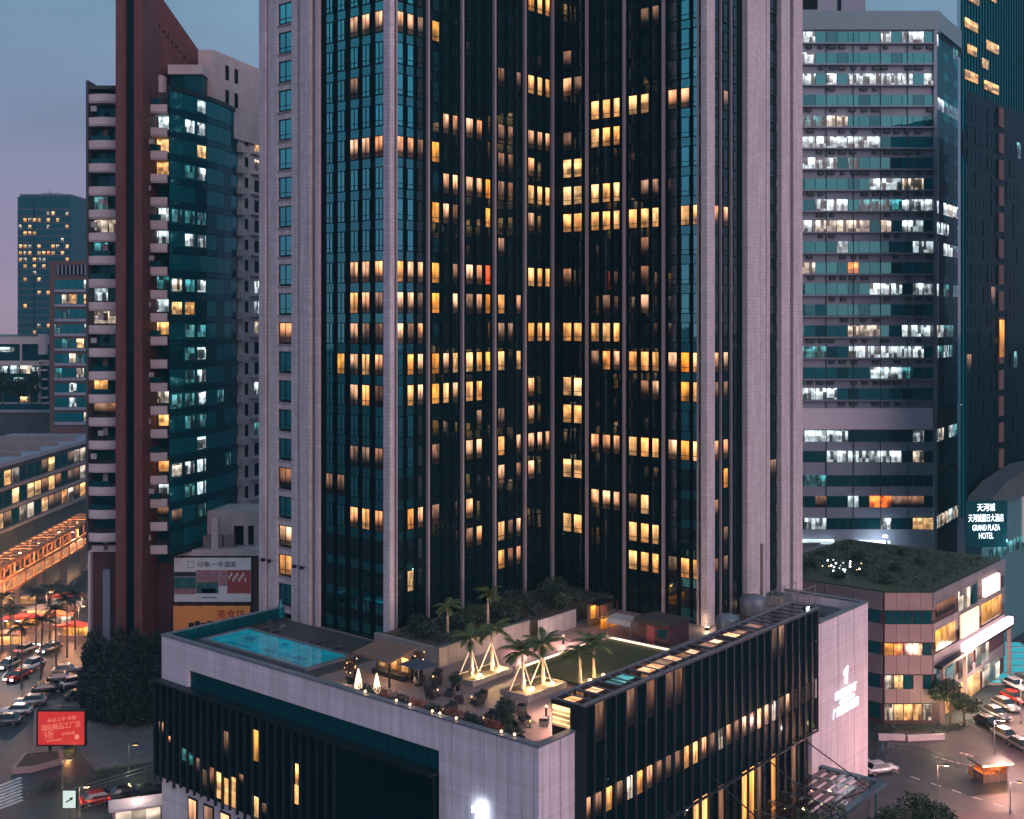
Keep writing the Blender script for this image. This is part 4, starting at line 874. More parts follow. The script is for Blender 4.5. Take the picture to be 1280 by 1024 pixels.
# loungers along the tower side of the pool
def lounger():
    t = thing('sun_lounger', '', 'sun lounger', group='sun loungers by the pool')
    ub('mattress', M['fabric'], t, -.35, .35, -.1, 1.2, .32, .42)
    bk = ub('backrest', M['fabric'], t, -.35, .35, -.75, -.05, .36, .46); bk.rotation_euler.x = R(-38); bk.location.z = .62
    ub('frame', M['steel'], t, -.36, .36, -.5, 1.2, .25, .31)
    for x in (-.3, .3):
        for y in (-.4, 1.1): ub('leg', M['steel'], t, x-.03, x+.03, y-.03, y+.03, 0, .25)
    return t
l0 = lounger(); nl = [(-5.2, 14.6), (-5.2, 12.9), (-5.2, 5.5), (-5.2, 2.6), (-5.2, -.2)]
lt = ['sun lounger at the far corner of the pool', 'second sun lounger from the far corner of the pool', 'middle sun lounger by the dark glass wing', 'sun lounger near the middle pool edge beside the corner pier', 'sun lounger at the near end of the pool']
for i, (a, b) in enumerate(nl):
    o = l0 if i == 0 else copy_tree(l0); o.location = F(a, b, 20.165); o.rotation_euler.z = ANG + R(90); o['label'] = lt[i]
# pool shower / umbrella closed, by the stone piers
cu = thing('closed_parasol', 'closed teal parasol standing before the stone piers', 'parasol', F(-3.4, 14.2, 20.17), ANG)
MB().lathe([(.05,.0),(.05,1.0),(.34,1.05),(.22,2.2),(.04,3.1)], 10).build('canopy', M['tealglass'], cu); MB().lathe([(.55,0),(.55,.1),(.1,.14)], 12).build('base', M['coping'], cu)
# pavilion
pv = thing('garden_pavilion', 'small open pavilion with sloping roof and three glowing niches', 'pavilion', F(-9.0, -8.6, 20), ANG)
MB().add([(-1.9,-2.6,2.3),(1.9,-2.6,2.9),(1.9,2.6,2.9),(-1.9,2.6,2.3),(-1.9,-2.6,2.5),(1.9,-2.6,3.1),(1.9,2.6,3.1),(-1.9,2.6,2.5)], [(3,2,1,0),(4,5,6,7),(0,1,5,4),(1,2,6,5),(2,3,7,6),(3,0,4,7)]).build('roof', M['wood'], pv)
ub('back_wall', M['wood'], pv, 1.2, 1.5, -2.4, 2.4, 0, 2.75)
for x, y in ((-1.7,-2.4),(-1.7,2.4),(1.35,-2.45),(1.35,2.45)): ub('post', M['darkmetal'], pv, x-.08, x+.08, y-.08, y+.08, 0, 2.3)
for y in (-1.6, 0, 1.6): ub('niche_lamp', M['w1'], pv, 1.1, 1.19, y-.42, y+.42, .7, 2.0)
ub('bench', M['fabric'], pv, .3, 1.0, -2.2, 2.2, 0, .5)
lamp('pavilion_light', pv, (.2, 0, 2.0), 200, (1, .6, .3), .2)
# two glowing cone lamps and two lit potted shrubs
for i, (a, b) in enumerate(((-13.4, -9.6), (-13.3, -12.0))):
    cl_ = thing('cone_lamp', ('white glowing cone lamp nearer the pool' if i == 0 else 'white glowing cone lamp farther from the pool') + ' at the terrace edge', 'lamp', F(a, b, 20), ANG, 'cone lamps')
    MB().lathe([(.42,.15),(.36,.8),(.2,1.6),(.05,2.15)], 12).build('shade', mat('cone_shade', (.8,.7,.6), .5, emit=(1,.7,.45), es=1.5), cl_, smooth=True); MB().lathe([(.46,0),(.46,.15),(.4,.16)], 12).build('base', M['darkmetal'], cl_)
for i, (a, b) in enumerate(((-12.2, -7.2), (-6.4, -10.6))):
    s_ = shrub(('brown leaved potted shrub with lights next to the cone lamps' if i == 0 else 'brown leaved potted shrub with lights behind the pavilion'), F(a, b, 20), .8, 2.2, 40+i, m=mat('brown_leaf', (.09,.05,.025), .6, var=.4), n=700, size=.22, pot=True, name='lit_shrub')
    for q in range(9):
        an = q*2.4; MB().lathe([(.02,-.06),(.07,0),(.02,.06)], 6).build('fairy_light', M['warmlow'], s_, (math.cos(an)*.6, math.sin(an)*.6, .8+q*.19))
    lamp('shrub_light', s_, (-.5,-.6,.5), 25, (1,.75,.45), .1)
# raised garden along the inner face of the left wing, with wall, plants
gw = thing('garden_bed', 'raised garden bed with low stone wall under the inner tower face', 'planter', F(0, 0, 20), ANG)
for i in range(11): ub('wall_block', M['concrete'], gw, -3.0+i*1.32, -1.72+i*1.32, -10.2, -9.8, 0, 1.9)
for i in range(7): ub('wall_block', M['concrete'], gw, -3.0, -2.6, -9.75+i*1.3, -8.5+i*1.3, 0, 1.9)
ub('wall_cap', M['coping'], gw, -3.1, 11.5, -10.3, -9.7, 1.905, 2.02)
MB().prism([(-2.58,-9.78),(27.8,-9.78),(27.8,-.6),(1.2,-.6),(1.2,-.9),(-2.58,-.9)], 0.01, 1.7).build('soil', M['soil'], gw)
for i, (a, b, c) in enumerate(((12,-6,2.2),(16,-4.5,3),(21,-6,2.6),(8,-5,2.4),(4,-6.5,2.0),(0,-6,1.8),(24.5,-3.5,2.4),(1.5,-3.2,1.6),(10,-8.3,1.4),(19,-8.6,1.6))):
    s_ = shrub(['broad', 'dense', 'spreading', 'rounded', 'small', 'low', 'shaded', 'narrow', 'trailing', 'loose'][i] + ' dark shrub in the raised garden bed, number ' + ['two', 'three', 'four', 'five', 'six', 'seven', 'eight', 'nine', 'ten', 'eleven'][i], F(a, b, 21.7), c, 1.1+c*.35, 60+i, 'shrubs in the garden bed', m=M['leafd'] if i % 3 else M['leaf'], n=900, size=.3)
    s_['label'] = 'dark leafy shrub growing in the raised bed under the inner tower face'
tag(link('ground_cover', leaf_mesh([(rx_, ry_, 1.55, 2.4, 1.7, .38) for rx_ in range(0, 28, 3) for ry_ in (-8, -5.4, -2.8)], 9000, .42, 'ground_cover', M['leafd'], 333), gw), kind='stuff')
# picket fence
pf = thing('picket_fence', 'pale slatted fence beside the orange lit bar', 'fence', F(11.5, -11.3, 20), ANG)
for i in range(17): ub('picket', M['canvas'], pf, i*.41, i*.41+.3, -.05, .05, .05, 2.1)
for z in (.5, 1.7): ub('rail', M['canvas'], pf, 0, 6.95, .055, .13, z, z+.1)
# palms in square planters with stakes and uplights
def planter(label, a0, a1, b0, b1):
    t = thing('square_planter', label, 'planter', F((a0+a1)/2, (b0+b1)/2, 20), ANG, 'palm planters'); w, d = (a1-a0)/2, (b1-b0)/2
    for x0, x1, y0, y1 in ((-w,w,-d,-d+.25),(-w,w,d-.25,d),(-w,-w+.25,-d+.25,d-.25),(w-.25,w,-d+.25,d-.25)): ub('planter_wall', M['concrete'], t, x0, x1, y0, y1, .01, .55)
    ub('soil', M['soil'], t, -w+.25, w-.25, -d+.25, d-.25, .01, .46); return t
planter('square stone planter with two staked palms, farther one', -5.6, .2, -17.1, -14.1)
planter('square stone planter with two staked palms, nearer one', -5.6, .2, -23.9, -20.5)
M['stake'] = mat('string_lit_stake', (.45, .36, .28), .7, emit=(1,.62,.36), es=.9)
pp = [(-4.1,-15.5,3.5,'staked palm at the left of the farther planter',1),(-1.3,-15.7,3.9,'tall staked palm at the right of the farther planter',1),(-4.1,-22.0,3.4,'staked palm at the left of the nearer planter',1),(-1.6,-22.4,3.7,'staked palm at the right of the nearer planter',1),(1.4,-24.6,2.9,'lit palm at the near corner of the dark lawn',0),(3.6,-24.6,3.1,'lit palm beside the gallery roof',0)]
for i, (a, b, h, lb, st) in enumerate(pp):
    t = palm(lb, F(a, b, 20.46 if st else 20.3), h, i, 'lit palms on the terrace', sc=1.3, lean=random.uniform(-.15,.15)); t.rotation_euler.z = ANG
    if st:
        for q in range(3):
            an = q*2.094+.5; MB().tube((math.cos(an)*1.25, math.sin(an)*1.25, 0), (0,0,2.75), .05, n=6).build('stake', M['stake'], t)
    f_ = thing('uplight', 'glowing uplight at the foot of the ' + lb.replace('at the ', '').replace('of the ', 'of '), 'lamp', F(a+.55, b-.75, 20.5), ANG, 'palm uplights')
    MB().lathe([(.02,-.16),(.13,-.1),(.18,.02),(.13,.14),(.02,.2)], 12).build('globe', M['warm'], f_, smooth=True); MB().lathe([(.09,-.45 if not st else -.04),(.07,-.12)], 8).build('spike', M['darkmetal'], f_)
    lamp('uplight_light', f_, (-.1,.1,.35), 600 if st else 300, (1,.60,.27), .12)
for i, (a, b, h) in enumerate(((2.5,-6.2,2.8),(7.5,-7.5,3.4))):
    palm(['palm in the raised bed near the corner pier', 'tallest palm in the raised bed', 'palm in the raised bed next to the slatted fence', 'shortest palm in the raised bed near the pavilion'][i], F(a, b, 21.7), h, i+1, 'palms in the garden bed')
# dark lawn with light strip on its raised kerb
lw_ = thing('dark_lawn', 'dark rectangular lawn with glowing kerb on two sides', 'lawn', F(0, 0, 20), ANG)
ub('turf', M['grass'], lw_, 1.2, 15.9, -26.8, -17.4, .01, .3)
ub('kerb', M['concrete'], lw_, 1.0, 16.3, -17.38, -17.05, .01, .6); ub('kerb', M['concrete'], lw_, 15.92, 16.25, -26.8, -17.4, .01, .6)
M['strip_light'] = glow('light_strip', (1, .66, .42), 2.6)
for i in range(6): ub('light_strip', M['strip_light'], lw_, 1.1+i*2.5, 3.5+i*2.5, -17.52, -17.39, .42, .58)
for i in range(4): ub('light_strip', M['strip_light'], lw_, 15.78, 15.91, -26.6+i*2.3, -24.4+i*2.3, .42, .58)
# bar, awning, booth at the foot of the right wing
br_ = thing('orange_bar', 'small bar glowing orange beside the slatted fence', 'bar', F(21.2, -13.0, 20), ANG)
ub('counter', M['w3'], br_, -1.6, 1.6, -1.2, -.9, 0, 1.2); ub('counter_top', M['wood'], br_, -1.75, 1.75, -1.35, -.6, 1.21, 1.3)
ub('back_shelf', M['wood'], br_, -1.7, 1.7, .6, .9, 0, 2.6); ub('glowing_shelf', M['w3'], br_, -1.5, -.7, .5, .59, .9, 2.3)
for i in range(6): MB().lathe([(.06,0),(.06,.22),(.02,.3),(.02,.36)], 8).build('bottle', M['tealdark'], br_, (-1.2+i*.45, -1.0, 1.31))
ub('roof', M['darkmetal'], br_, -1.8, 1.8, -.9, 1.0, 2.61, 2.75)
for x in (-1.7, 1.7): ub('post', M['darkmetal'], br_, x-.05, x+.05, -.9, -.8, 1.31, 2.6)
lamp('bar_light', br_, (0,-.2,2.2), 110, (1,.38,.08), .2)
aw = thing('awning', 'pale curved canvas awning between the bar and the booth', 'awning', F(19.2, -17.6, 20), ANG)
MB().xprism([(-1.6,1.5),(-1.2,1.95),(0,2.2),(1.2,1.95),(1.6,1.5),(1.2,1.88),(0,2.12),(-1.2,1.88)], -1.6, 1.6).build('canvas', M['canvas'], aw)
for x in (-1.3, 1.3):
    for y in (-1.5, 1.5): ub('pole', M['steel'], aw, x-.04, x+.04, y-.04, y+.04, 0, 1.85)
bo = thing('maroon_booth', 'maroon booth with dark flat roof beside the dark lawn', 'booth', F(19.6, -22.0, 20), ANG)
ub('wall', M['maroon'], bo, -1.6, 2.4, -2.0, 2.0, 0, 2.2); MB().xprism([(-1.9,2.21),(2.7,2.21),(2.7,2.4),(1,2.62),(-1.9,2.7)], -2.3, 2.3).build('roof', M['fabric'], bo)
ub('door', M['bb_red'], bo, -1.66, -1.605, -.2, .8, 0, 2.0); ub('window', M['tealdark'], bo, -1.66, -1.605, -1.7, -.6, .9, 1.8)
# furniture: dark armchairs round low tables
def armchair():
    t = thing('armchair', '', 'armchair', group='terrace armchairs')
    ub('seat', M['fabric'], t, -.4, .4, -.4, .38, .22, .45); bk = ub('backrest', M['fabric'], t, -.42, .42, .34, .50, .4, .88); bk.rotation_euler.x = R(-10)
    for x in (-.46, .36): ub('arm', M['fabric'], t, x, x+.1, -.38, .4, .2, .62)
    for x in (-.36, .36):
        for y in (-.34, .36): ub('leg', M['steel'], t, x-.03, x+.03, y-.03, y+.03, 0, .22)
    return t
def table():
    t = thing('low_table', '', 'table', group='terrace tables'); MB().lathe([(.5,.42),(.52,.46),(.5,.48)], 16).build('top', M['wood'], t); MB().lathe([(.28,0),(.06,.05),(.05,.42)], 10).build('pedestal', M['darkmetal'], t)
    MB().lathe([(.05,0),(.06,.12),(.03,.14)], 8).build('candle', M['warmlow'], t, (0,0,.48)); return t
ac = armchair(); tb = table(); first = True
sets = [(-6.8,-13.0,'beside the pavilion'),(-9.5,-16.2,'in front of the farther planter'),(-9.0,-20.0,'between the two planters'),(-8.7,-24.2,'in front of the nearer planter'),(-12.6,-24.6,'next to the round bush'),(-10.6,-28.2,'near the lit gallery end'),(-13.2,-20.4,'close to the edge planters')]
for i, (a, b, w) in enumerate(sets):
    o = tb if i == 0 else copy_tree(tb); o.location = F(a, b, 20); o['label'] = 'small round table with candle ' + w
    for q, an in enumerate((.4, 2.4, 4.2)):
        c = ac if first else copy_tree(ac); first = False
        c.location = F(a+math.cos(an+i)*1.15, b+math.sin(an+i)*1.15, 20); c.rotation_euler.z = ANG+an+i-math.pi/2
        c['label'] = 'dark low armchair at the round table ' + w
shrub('big round clipped bush in a pot at the terrace front', F(-12.3, -27.0, 20), 1.35, 2.3, 90, n=2600, size=.2, pot=True, name='round_bush')
shrub('small round clipped bush by the farther planter', F(-7.2, -16.4, 20), .75, 1.3, 91, n=1100, size=.17, pot=True, name='round_bush')
cabl = thing('dining_screen', 'dark blue lounge canopy beside the brown shrub', 'canopy', F(-8.4, -12.6, 20), ANG)
MB().add([(-1.3,-1.6,2.0),(1.3,-1.6,2.0),(1.3,1.6,2.0),(-1.3,1.6,2.0),(0,0,2.5)], [(0,1,4),(1,2,4),(2,3,4),(3,0,4),(3,2,1,0)]).build('top', mat('blue_canvas', (.03,.05,.08), .7), cabl)
MB().tube((0,0,0),(0,0,2.1),.05).build('pole', M['steel'], cabl); MB().lathe([(.4,0),(.4,.08),(.06,.12)],10).build('base', M['darkmetal'], cabl)
# edge planter boxes with flowers and lanterns
M['flower'] = mat('dry_flowers', (.16, .05, .035), .7, var=.5, scale=3)
for i in range(9):
    b = -12.6 - i*2.2; t = thing('edge_planter', 'narrow planter box of reddish plants along the terrace edge', 'planter', F(A0+1.25, b, 20), ANG, 'planter boxes on the terrace edge')
    ub('box', M['darkmetal'], t, -.3, .3, -.95, .95, 0, 1.05)
    link('plants', leaf_mesh([(rx_, ry_, 1.35, .4, .45, .42) for rx_, ry_ in ((0,-.6),(0,0),(.05,.6))], 420, .2, 'plants', M['flower'] if i % 2 else M['leafd'], 200+i), t)
for i, (a, b) in enumerate(((A0+.35,-13.4),(A0+.35,-17.4),(A0+.35,-19.1),(A0+.35,-21.8),(A0+.35,-22.7),(A0+.35,-24.6),(A0+.35,-29.6),(A0+.5,-30.9))):
    t = thing('lantern', 'small glowing lantern standing on the terrace coping', 'lantern', F(a, b, PT+.135), ANG, 'lanterns on the terrace edge')
    MB().lathe([(.06,.03),(.10,.08),(.11,.15),(.07,.22),(.02,.24)], 10).build('globe', glow('lantern_glow', (1,.58,.32), 4.5) if i == 0 else bpy.data.materials['lantern_glow'], t, smooth=True); MB().lathe([(.17,0),(.17,.03)], 10).build('base', M['darkmetal'], t)
    if i % 2 == 0: lamp('lantern_light', t, (.0,0,.5), 18, (1,.6,.3), .1)
ed = thing('white_bench', 'pale bench slab behind the edge planters', 'bench', F(A0+2.3, -19.8, 20), ANG)
ub('seat', M['canvas'], ed, -.3, .3, -2.2, 2.2, .38, .46)
for y in (-1.8, 0, 1.8): ub('leg', M['steel'], ed, -.25, .25, y-.05, y+.05, 0, .37)
# bollards added to brighten the terrace paving
for i, (a, b) in enumerate(((6,-13.5),(12,-14.4),(-10.5,-31.0),(-7.5,-27.5))):
    t = thing('added_bollard_light', ['added bollard light on the walk by the garden wall', 'added bollard light on the walk below the fence', 'added bollard light beside the gallery end', 'added bollard light in front of the nearer planter'][i], 'lamp', F(a, b, 20), ANG, 'added terrace bollard lights')
    MB().lathe([(.1,0),(.09,.8)], 10).build('post', M['darkmetal'], t); MB().lathe([(.09,.8),(.09,.93),(.04,.95)], 10).build('head', M['warmlow'], t)
    lamp('added_bollard_lamp', t, (0,0,1.15), 520, (1,.56,.44), .1)
# uplight washing the corner pier of the right wing, and an amber one by the flank
for i, (a, b, p) in enumerate(((AW-1.3, -BW-1.0, 160), (AW+9.6, -BW-1.3, 60))):
    t = thing('ground_floodlight', ['floodlight washing the corner pier of the right wing', 'floodlight in a small box by the flank pier'][i], 'lamp', F(a, b, 20), ANG, 'pier floodlights')
    ub('case', M['darkmetal'], t, -.25, .25, -.2, .2, 0, .3); ub('lens', M['warm'], t, -.18, .18, -.14, .14, .301, .33)
    lamp('flood_light', t, (0,0,.6), p, (1,.66,.40), .15)
# roof plant at the right end
for i, (a, b, r, lb) in enumerate(((24.5, -27.4, 1.3, 'round grey water tank near the corner pier'), (34.5, -25.0, 1.55, 'larger round grey water tank by the right flank'))):
    t = thing('water_tank', lb, 'tank', F(a, b, 20), ANG)
    MB().lathe([(r*.9,.5),(r,.8),(r,2.4),(r*.85,2.75),(r*.3,2.95),(.05,3.0)], 20).build('drum', M['coping'], t, smooth=True)
    for q in range(4): MB().tube((math.cos(q*1.57)*r*.7, math.sin(q*1.57)*r*.7, 0), (math.cos(q*1.57)*r*.7, math.sin(q*1.57)*r*.7, .6), .08, n=6).build('leg', M['steel'], t)
rm = thing('roof_machinery', 'tangle of pipes and ladder frames on the right end of the roof', 'machinery', F(38, -28, 20), ANG)
for i in range(7): MB().tube((-2+i*.9,-2.5,.2), (-2+i*.9,2.2,.2+.2*(i % 3)), .12, n=7).build('pipe', M['steel'], rm)
for i in range(5): ub('frame_post', M['concrete'], rm, -2.5+i*1.5, -2.42+i*1.5, -1.5, -1.42, 0, 3.4); ub('frame_post', M['concrete'], rm, -2.5+i*1.5, -2.42+i*1.5, 1.0, 1.08, 0, 3.4)
for z in (1.4, 2.4, 3.4): ub('frame_rail', M['concrete'], rm, -2.6, 3.7, -1.5, -1.42, z, z+.07); ub('frame_rail', M['concrete'], rm, -2.6, 3.7, 1.0, 1.08, z, z+.07)
ub('mast', M['pinkpanel'], rm, -1.2, -.9, 3.0, 3.3, 0, 8.5)
for i, (a, b, w, d, h) in enumerate(((29,-29.6,3,1.6,.9),(33,-29.8,2.2,1.4,1.2),(42.5,-29.5,3.4,4,.5),(42.5,-24,2.2,3,1.4),(20,-29.5,2.0,1.2,.8))):
    t = thing('air_handling_unit', ['low grey air unit behind the black fins', 'taller air unit beside the water tank', 'broad flat skylight curb above the sign pier', 'boxy air unit at the roof end', 'small air unit near the maroon booth'][i], 'air unit', F(a, b, 20), ANG, 'roof air units')
    ub('case', M['coping'], t, -w/2, w/2, -d/2, d/2, .08, h); ub('top', M['dconcrete'], t, -w/2+.15, w/2-.15, -d/2+.15, d/2-.15, h+.002, h+.06); ub('skid', M['darkmetal'], t, -w/2+.1, w/2-.1, -d/2+.1, d/2-.1, 0, .08)
rf = thing('roof_floodlight', 'white floodlight at the end of the black fins', 'lamp', F(29.8, -34.0, 23.5), ANG)
ub('case', M['darkmetal'], rf, -.35, .35, -.2, .2, 0, .3); ub('lens', M['cool'], rf, -.3, .3, -.24, -.204, .05, .26)

# ============================================================ signs on the podium
def emblem(parent, m, s=1.):
    MB().add([(x*s,0,z*s) for x, z in ((-.55,.5),(.6,1.0),(.35,-1.0),(-.25,-.9),(-.05,.25),(-.5,.1))] + [(x*s,.08,z*s) for x, z in ((-.55,.5),(.6,1.0),(.35,-1.0),(-.25,-.9),(-.05,.25),(-.5,.1))],
             [(0,1,2,3,4,5),(11,10,9,8,7,6)] + [(i,i+6,(i+1)%6+6,(i+1)%6) for i in range(6)]).build('emblem', m, parent)
hs = thing('hotel_sign', 'white glowing hotel emblem and name on the pink pier', 'sign', F(40.2, B0-.12, 13.9), ANG)
emblem(hs, M['sign'], 1.0)
text('PRESIDENT', 1.35, M['sign'], hs, (0,-.02,-1.9), FRONT, width=5.6); text('HOTEL GUANGZHOU', .6, M['sign'], hs, (.3,-.02,-2.8), FRONT, width=3.8, name='small_lettering'); text('广州总统大酒店', 1.2, M['sign'], hs, (0,-.02,-3.8), FRONT, width=6.9)
hs2 = thing('hotel_sign', 'bright white emblem sign low on the pale panelled wall', 'sign', F(A0-.5, -27.7, 14.3), ANG-math.pi/2)
M['sign2'] = glow('emblem_light', (.74, .90, 1.0), 9.)
emblem(hs2, M['sign2'], 1.15); text('PRESIDENT', 1.5, M['sign'], hs2, (.6,-.02,-2.6), FRONT, width=7.4)
for x in (-.1, .2): MB().tube((x,.08,0),(x,.5,0),.05,n=6).build('bracket', M['steel'], hs2)

# ============================================================ entrance canopy on the right
cn = thing('entrance_canopy', 'blue steel entrance canopy of glass slats hung on cables', 'canopy', F(0, 0, 0), ANG)
CA0, CA1, CB0, CB1, CZ = -6.0, 32.0, -42.2, -34.8, 6.0
M['bluesteel'] = mat('blue_steel', (.06, .13, .17), .4, .4, var=.2)
for x0, x1, y0, y1 in ((CA0, CA1, CB0, CB0+.7), (CA1-.8, CA1, CB0+.7, CB1), (CA0, CA0+.5, CB0+.7, CB1)): ub('edge_beam', M['bluesteel'], cn, x0, x1, y0, y1, CZ-.3, CZ+.15)
for i in range(12): ub('rafter', M['bluesteel'], cn, CA0+1.6+i*3.0, CA0+1.85+i*3.0, CB0+.7, CB1, CZ-.25, CZ+.05)
for i in range(12):
    for k in range(6):
        if i == 11 and k > 6: continue
        x0 = CA0+1.9+i*3.0; ub('glass_slat', M['roofglass'], cn, x0, min(x0+2.65, CA1-.85), CB0+.8+k*1.08, CB0+1.5+k*1.08, CZ+.06, CZ+.1)
for a in (2, 11, 20, 29): MB().tube((a-1.5,B0-.1,11.5 if a < 29 else 10.6), (a,CB0+.5,CZ+.1), .07, n=6).build('cable', M['darkmetal'], cn)
for a in (-2, 9, 20, 30): MB().tube((a,CB0+.35,0), (a,CB0+.35,CZ-.31), .16, n=10).build('post', M['bluesteel'], cn)
for a in (0, 7, 14, 21, 27): ub('downlight', M['warm'], cn, a-.15, a+.15, -38.3, -38, CZ-.4, CZ-.3); lamp('canopy_light', cn, (a,-38.2,CZ-.7), 260, (1,.55,.28), .2)

# ============================================================ streets and pavements
def sheet(name, pts, z, m, mb=None):
    b = MB(); n = len(pts); b.add([(p[0], p[1], z) for p in pts], [tuple(range(n))]); o = b.build(name, m); o['kind'] = 'structure'; return o
def slab(name, pts, z1, m):                          # a raised pavement with a kerb step
    o = MB().prism([(p[0], p[1]) for p in pts], -.02, z1).build(name, m); o['kind'] = 'structure'; return o
M['road'] = mat('worn_asphalt', (.028, .036, .046), .55, var=.35, scale=.3, bump=.1)
sheet('street_road', [(-52,100),(-44,128),(-62,175),(-78,230),(-86,330),(-108,330),(-104,240),(-92,185),(-84,140),(-84,100)], .004, M['road'])
slab('pavement_plaza', [(46,92),(80,100),(96,150),(78,176),(60,158),(52,160),(47,150),(40,132)], .10, M['pave'])
sheet('service_road', [G(1085,1024)[:2],G(1280,1015)[:2],G(1280,968)[:2],G(1190,945)[:2],G(1130,930)[:2],G(1095,938)[:2]], .108, M['road'])
slab('pavement_hotel', [tuple(F(-20,-24)[:2]),tuple(F(-20,21)[:2]),tuple(F(-16.6,21)[:2]),tuple(F(-16.6,-24)[:2])], .14, M['walk'])
slab('pavement_corner', [G(70,905)[:2],G(205,880)[:2],G(215,905)[:2],G(205,950)[:2],G(120,965)[:2]], .12, M['walk'])
slab('pavement_apartments', [(-64,168),(-30,168),(-30,174),(-64,174)], .13, M['walk'])
# ridged paving strips of the hatched forecourt
M['walk2'] = mat('hatched_line', (.2,.2,.22), .7, var=.3)
hz_ = [G(108+i*7.2, 909, .12) for i in range(13)]
for i, p in enumerate(hz_):
    q = G(122+i*7.2, 890, .12); d = (q-p); n = Vector((-d.y, d.x, 0)).normalized()*.14
    o = MB().add([p+n+Vector((0,0,.004)), p-n+Vector((0,0,.004)), q-n+Vector((0,0,.004)), q+n+Vector((0,0,.004))], [(3,2,1,0)]).build('hatching_line', M['walk2'], bpy.data.objects['pavement_corner'])
# zebra crossing in the lower left corner
zc = thing('zebra_crossing', 'white striped zebra crossing in the lower corner of the street', 'crossing', G(10, 1000, 0))
for i in range(8):
    p0 = G(-12+i*1.5, 1015-i*4.6, .008)-zc.location; p1 = G(28-i*.2, 1000-i*4.0, .008)-zc.location; d = p1-p0; n = Vector((-d.y, d.x, 0)).normalized()*.26
    MB().add([p0+n, p0-n, p1-n, p1+n], [(0,1,2,3)]).build('stripe', M['line'], zc)
for i in range(10):                                  # lane marks on the street
    y = 120+i*16; x = -64-(y-110)*.20
    MB().box(-.08,.08,-2.2,2.2,.004,.008).build('lane_mark', M['line'], bpy.data.objects['street_road'], (x,y,0), R(11))
# median island with pink wall in the lower left
mi = thing('median_island', 'low pink walled median island pointing at the crossing', 'median', G(45, 958))
ip = [G(14,968)-mi.location, G(30,948)-mi.location, G(78,944)-mi.location, G(80,955)-mi.location, G(40,966)-mi.location]
MB().prism([(p.x,p.y) for p in ip], 0, .7).build('wall', M['pinkpanel'], mi); c_ = sum(ip, Vector())/5
MB().prism([(c_.x+(p.x-c_.x)*.82, c_.y+(p.y-c_.y)*.82) for p in ip], .701, .76).build('bed', M['soil'], mi)
def hedge(label, pts, h, w, seed, m=None, n=900, size=.2, name='hedge'):
    c = sum((Vector(p) for p in pts), Vector())/len(pts); t = thing(name, label, 'hedge', c)
    cl = []
    for i in range(len(pts)-1):
        a, b = Vector(pts[i])-c, Vector(pts[i+1])-c; k = max(2, int((b-a).length/(w*.8)))
        for j in range(k+1): p = a.lerp(b, j/k); cl.append((p.x, p.y, h*.5, w*.62, w*.62, h*.52))
    link('foliage', leaf_mesh(cl, n, size, 'foliage', m or M['leafd'], seed), t); return t
hedge('dark hedge curving round the foot of the apartment tower', [G(88,872),G(110,884),G(150,886),G(200,878)], 1.3, 1.2, 301, n=2200, size=.24)
hedge('yellow green lit hedge in front of the corner building', [G(1096,915),G(1130,913),G(1165,915)], 1.0, 1.1, 302, M['leaf'], 1300)
hedge('low hedge with pale kerb near the parked cars', [G(1165,920),G(1195,912),G(1218,905)], .9, 1.3, 303, n=1200)
hedge('shrubs on the slope beside the lower left lamp posts', [G(95,985),G(130,972),G(165,965)], 1.2, 1.6, 304, M['leaf'], 1500)
hedge('dark planting beside the zebra crossing', [G(38,1000),G(60,990),G(75,985)], 1.4, 1.8, 305, n=1300)
bw = thing('low_wall', 'low cream kerb wall in front of the lit hedge', 'wall', G(1140, 926)); pts = [G(1098,925),G(1131,926)], [G(1134,927),G(1180,925)]
for a, b in pts:
    a = a-bw.location; b = b-bw.location; d = (b-a).normalized(); n = Vector((-d.y,d.x,0))*.25
    MB().prism([tuple((a-n)[:2]),tuple((b-n)[:2]),tuple((b+n)[:2]),tuple((a+n)[:2])], 0, .8).build('wall_block', M['pale'], bw)

# ============================================================ trees on the ground
for i, (x, y, h, r) in enumerate(((110,893,12.0,1.9),(122,896,13.0,2.0),(134,899,12.0,2.0),(147,902,13.5,2.1),(160,902,12.4,2.1),(172,900,13.0,2.1),(186,898,12.2,2.1),(199,896,12.8,2.0),(143,908,8.0,2.0),(172,907,8.4,2.0),(120,902,8.0,1.9),(196,905,8.6,1.9))):
    lb = ['leftmost', 'second', 'third', 'fourth', 'fifth', 'sixth', 'seventh', 'rightmost'][i] + ' tall dark tree in the row before the apartment tower base' if i < 8 else ['small dark tree in front of the red fin', 'small dark tree in front of the billboard wall', 'small dark tree near the parked cars', 'small dark tree beside the podium corner'][i-8]
    t = thing('columnar_tree', lb, 'tree', G(x, y), group='dark trees at the apartment tower'); rg = random.Random(i)
    MB().tube((0,0,-.1),(0,0,h*.6),.16,.06,7).build('trunk', M['bark'], t)
    link('crown', leaf_mesh([(rg.uniform(-.4,.4)*r*.5, rg.uniform(-.4,.4)*r*.5, h*(.14+.105*k), r*(.95-.085*k)*rg.uniform(.75,1.1), r*(.95-.085*k)*rg.uniform(.75,1.1), h*.10) for k in range(8)], 4200, .5, 'crown', M['leafd'], 400+i), t)
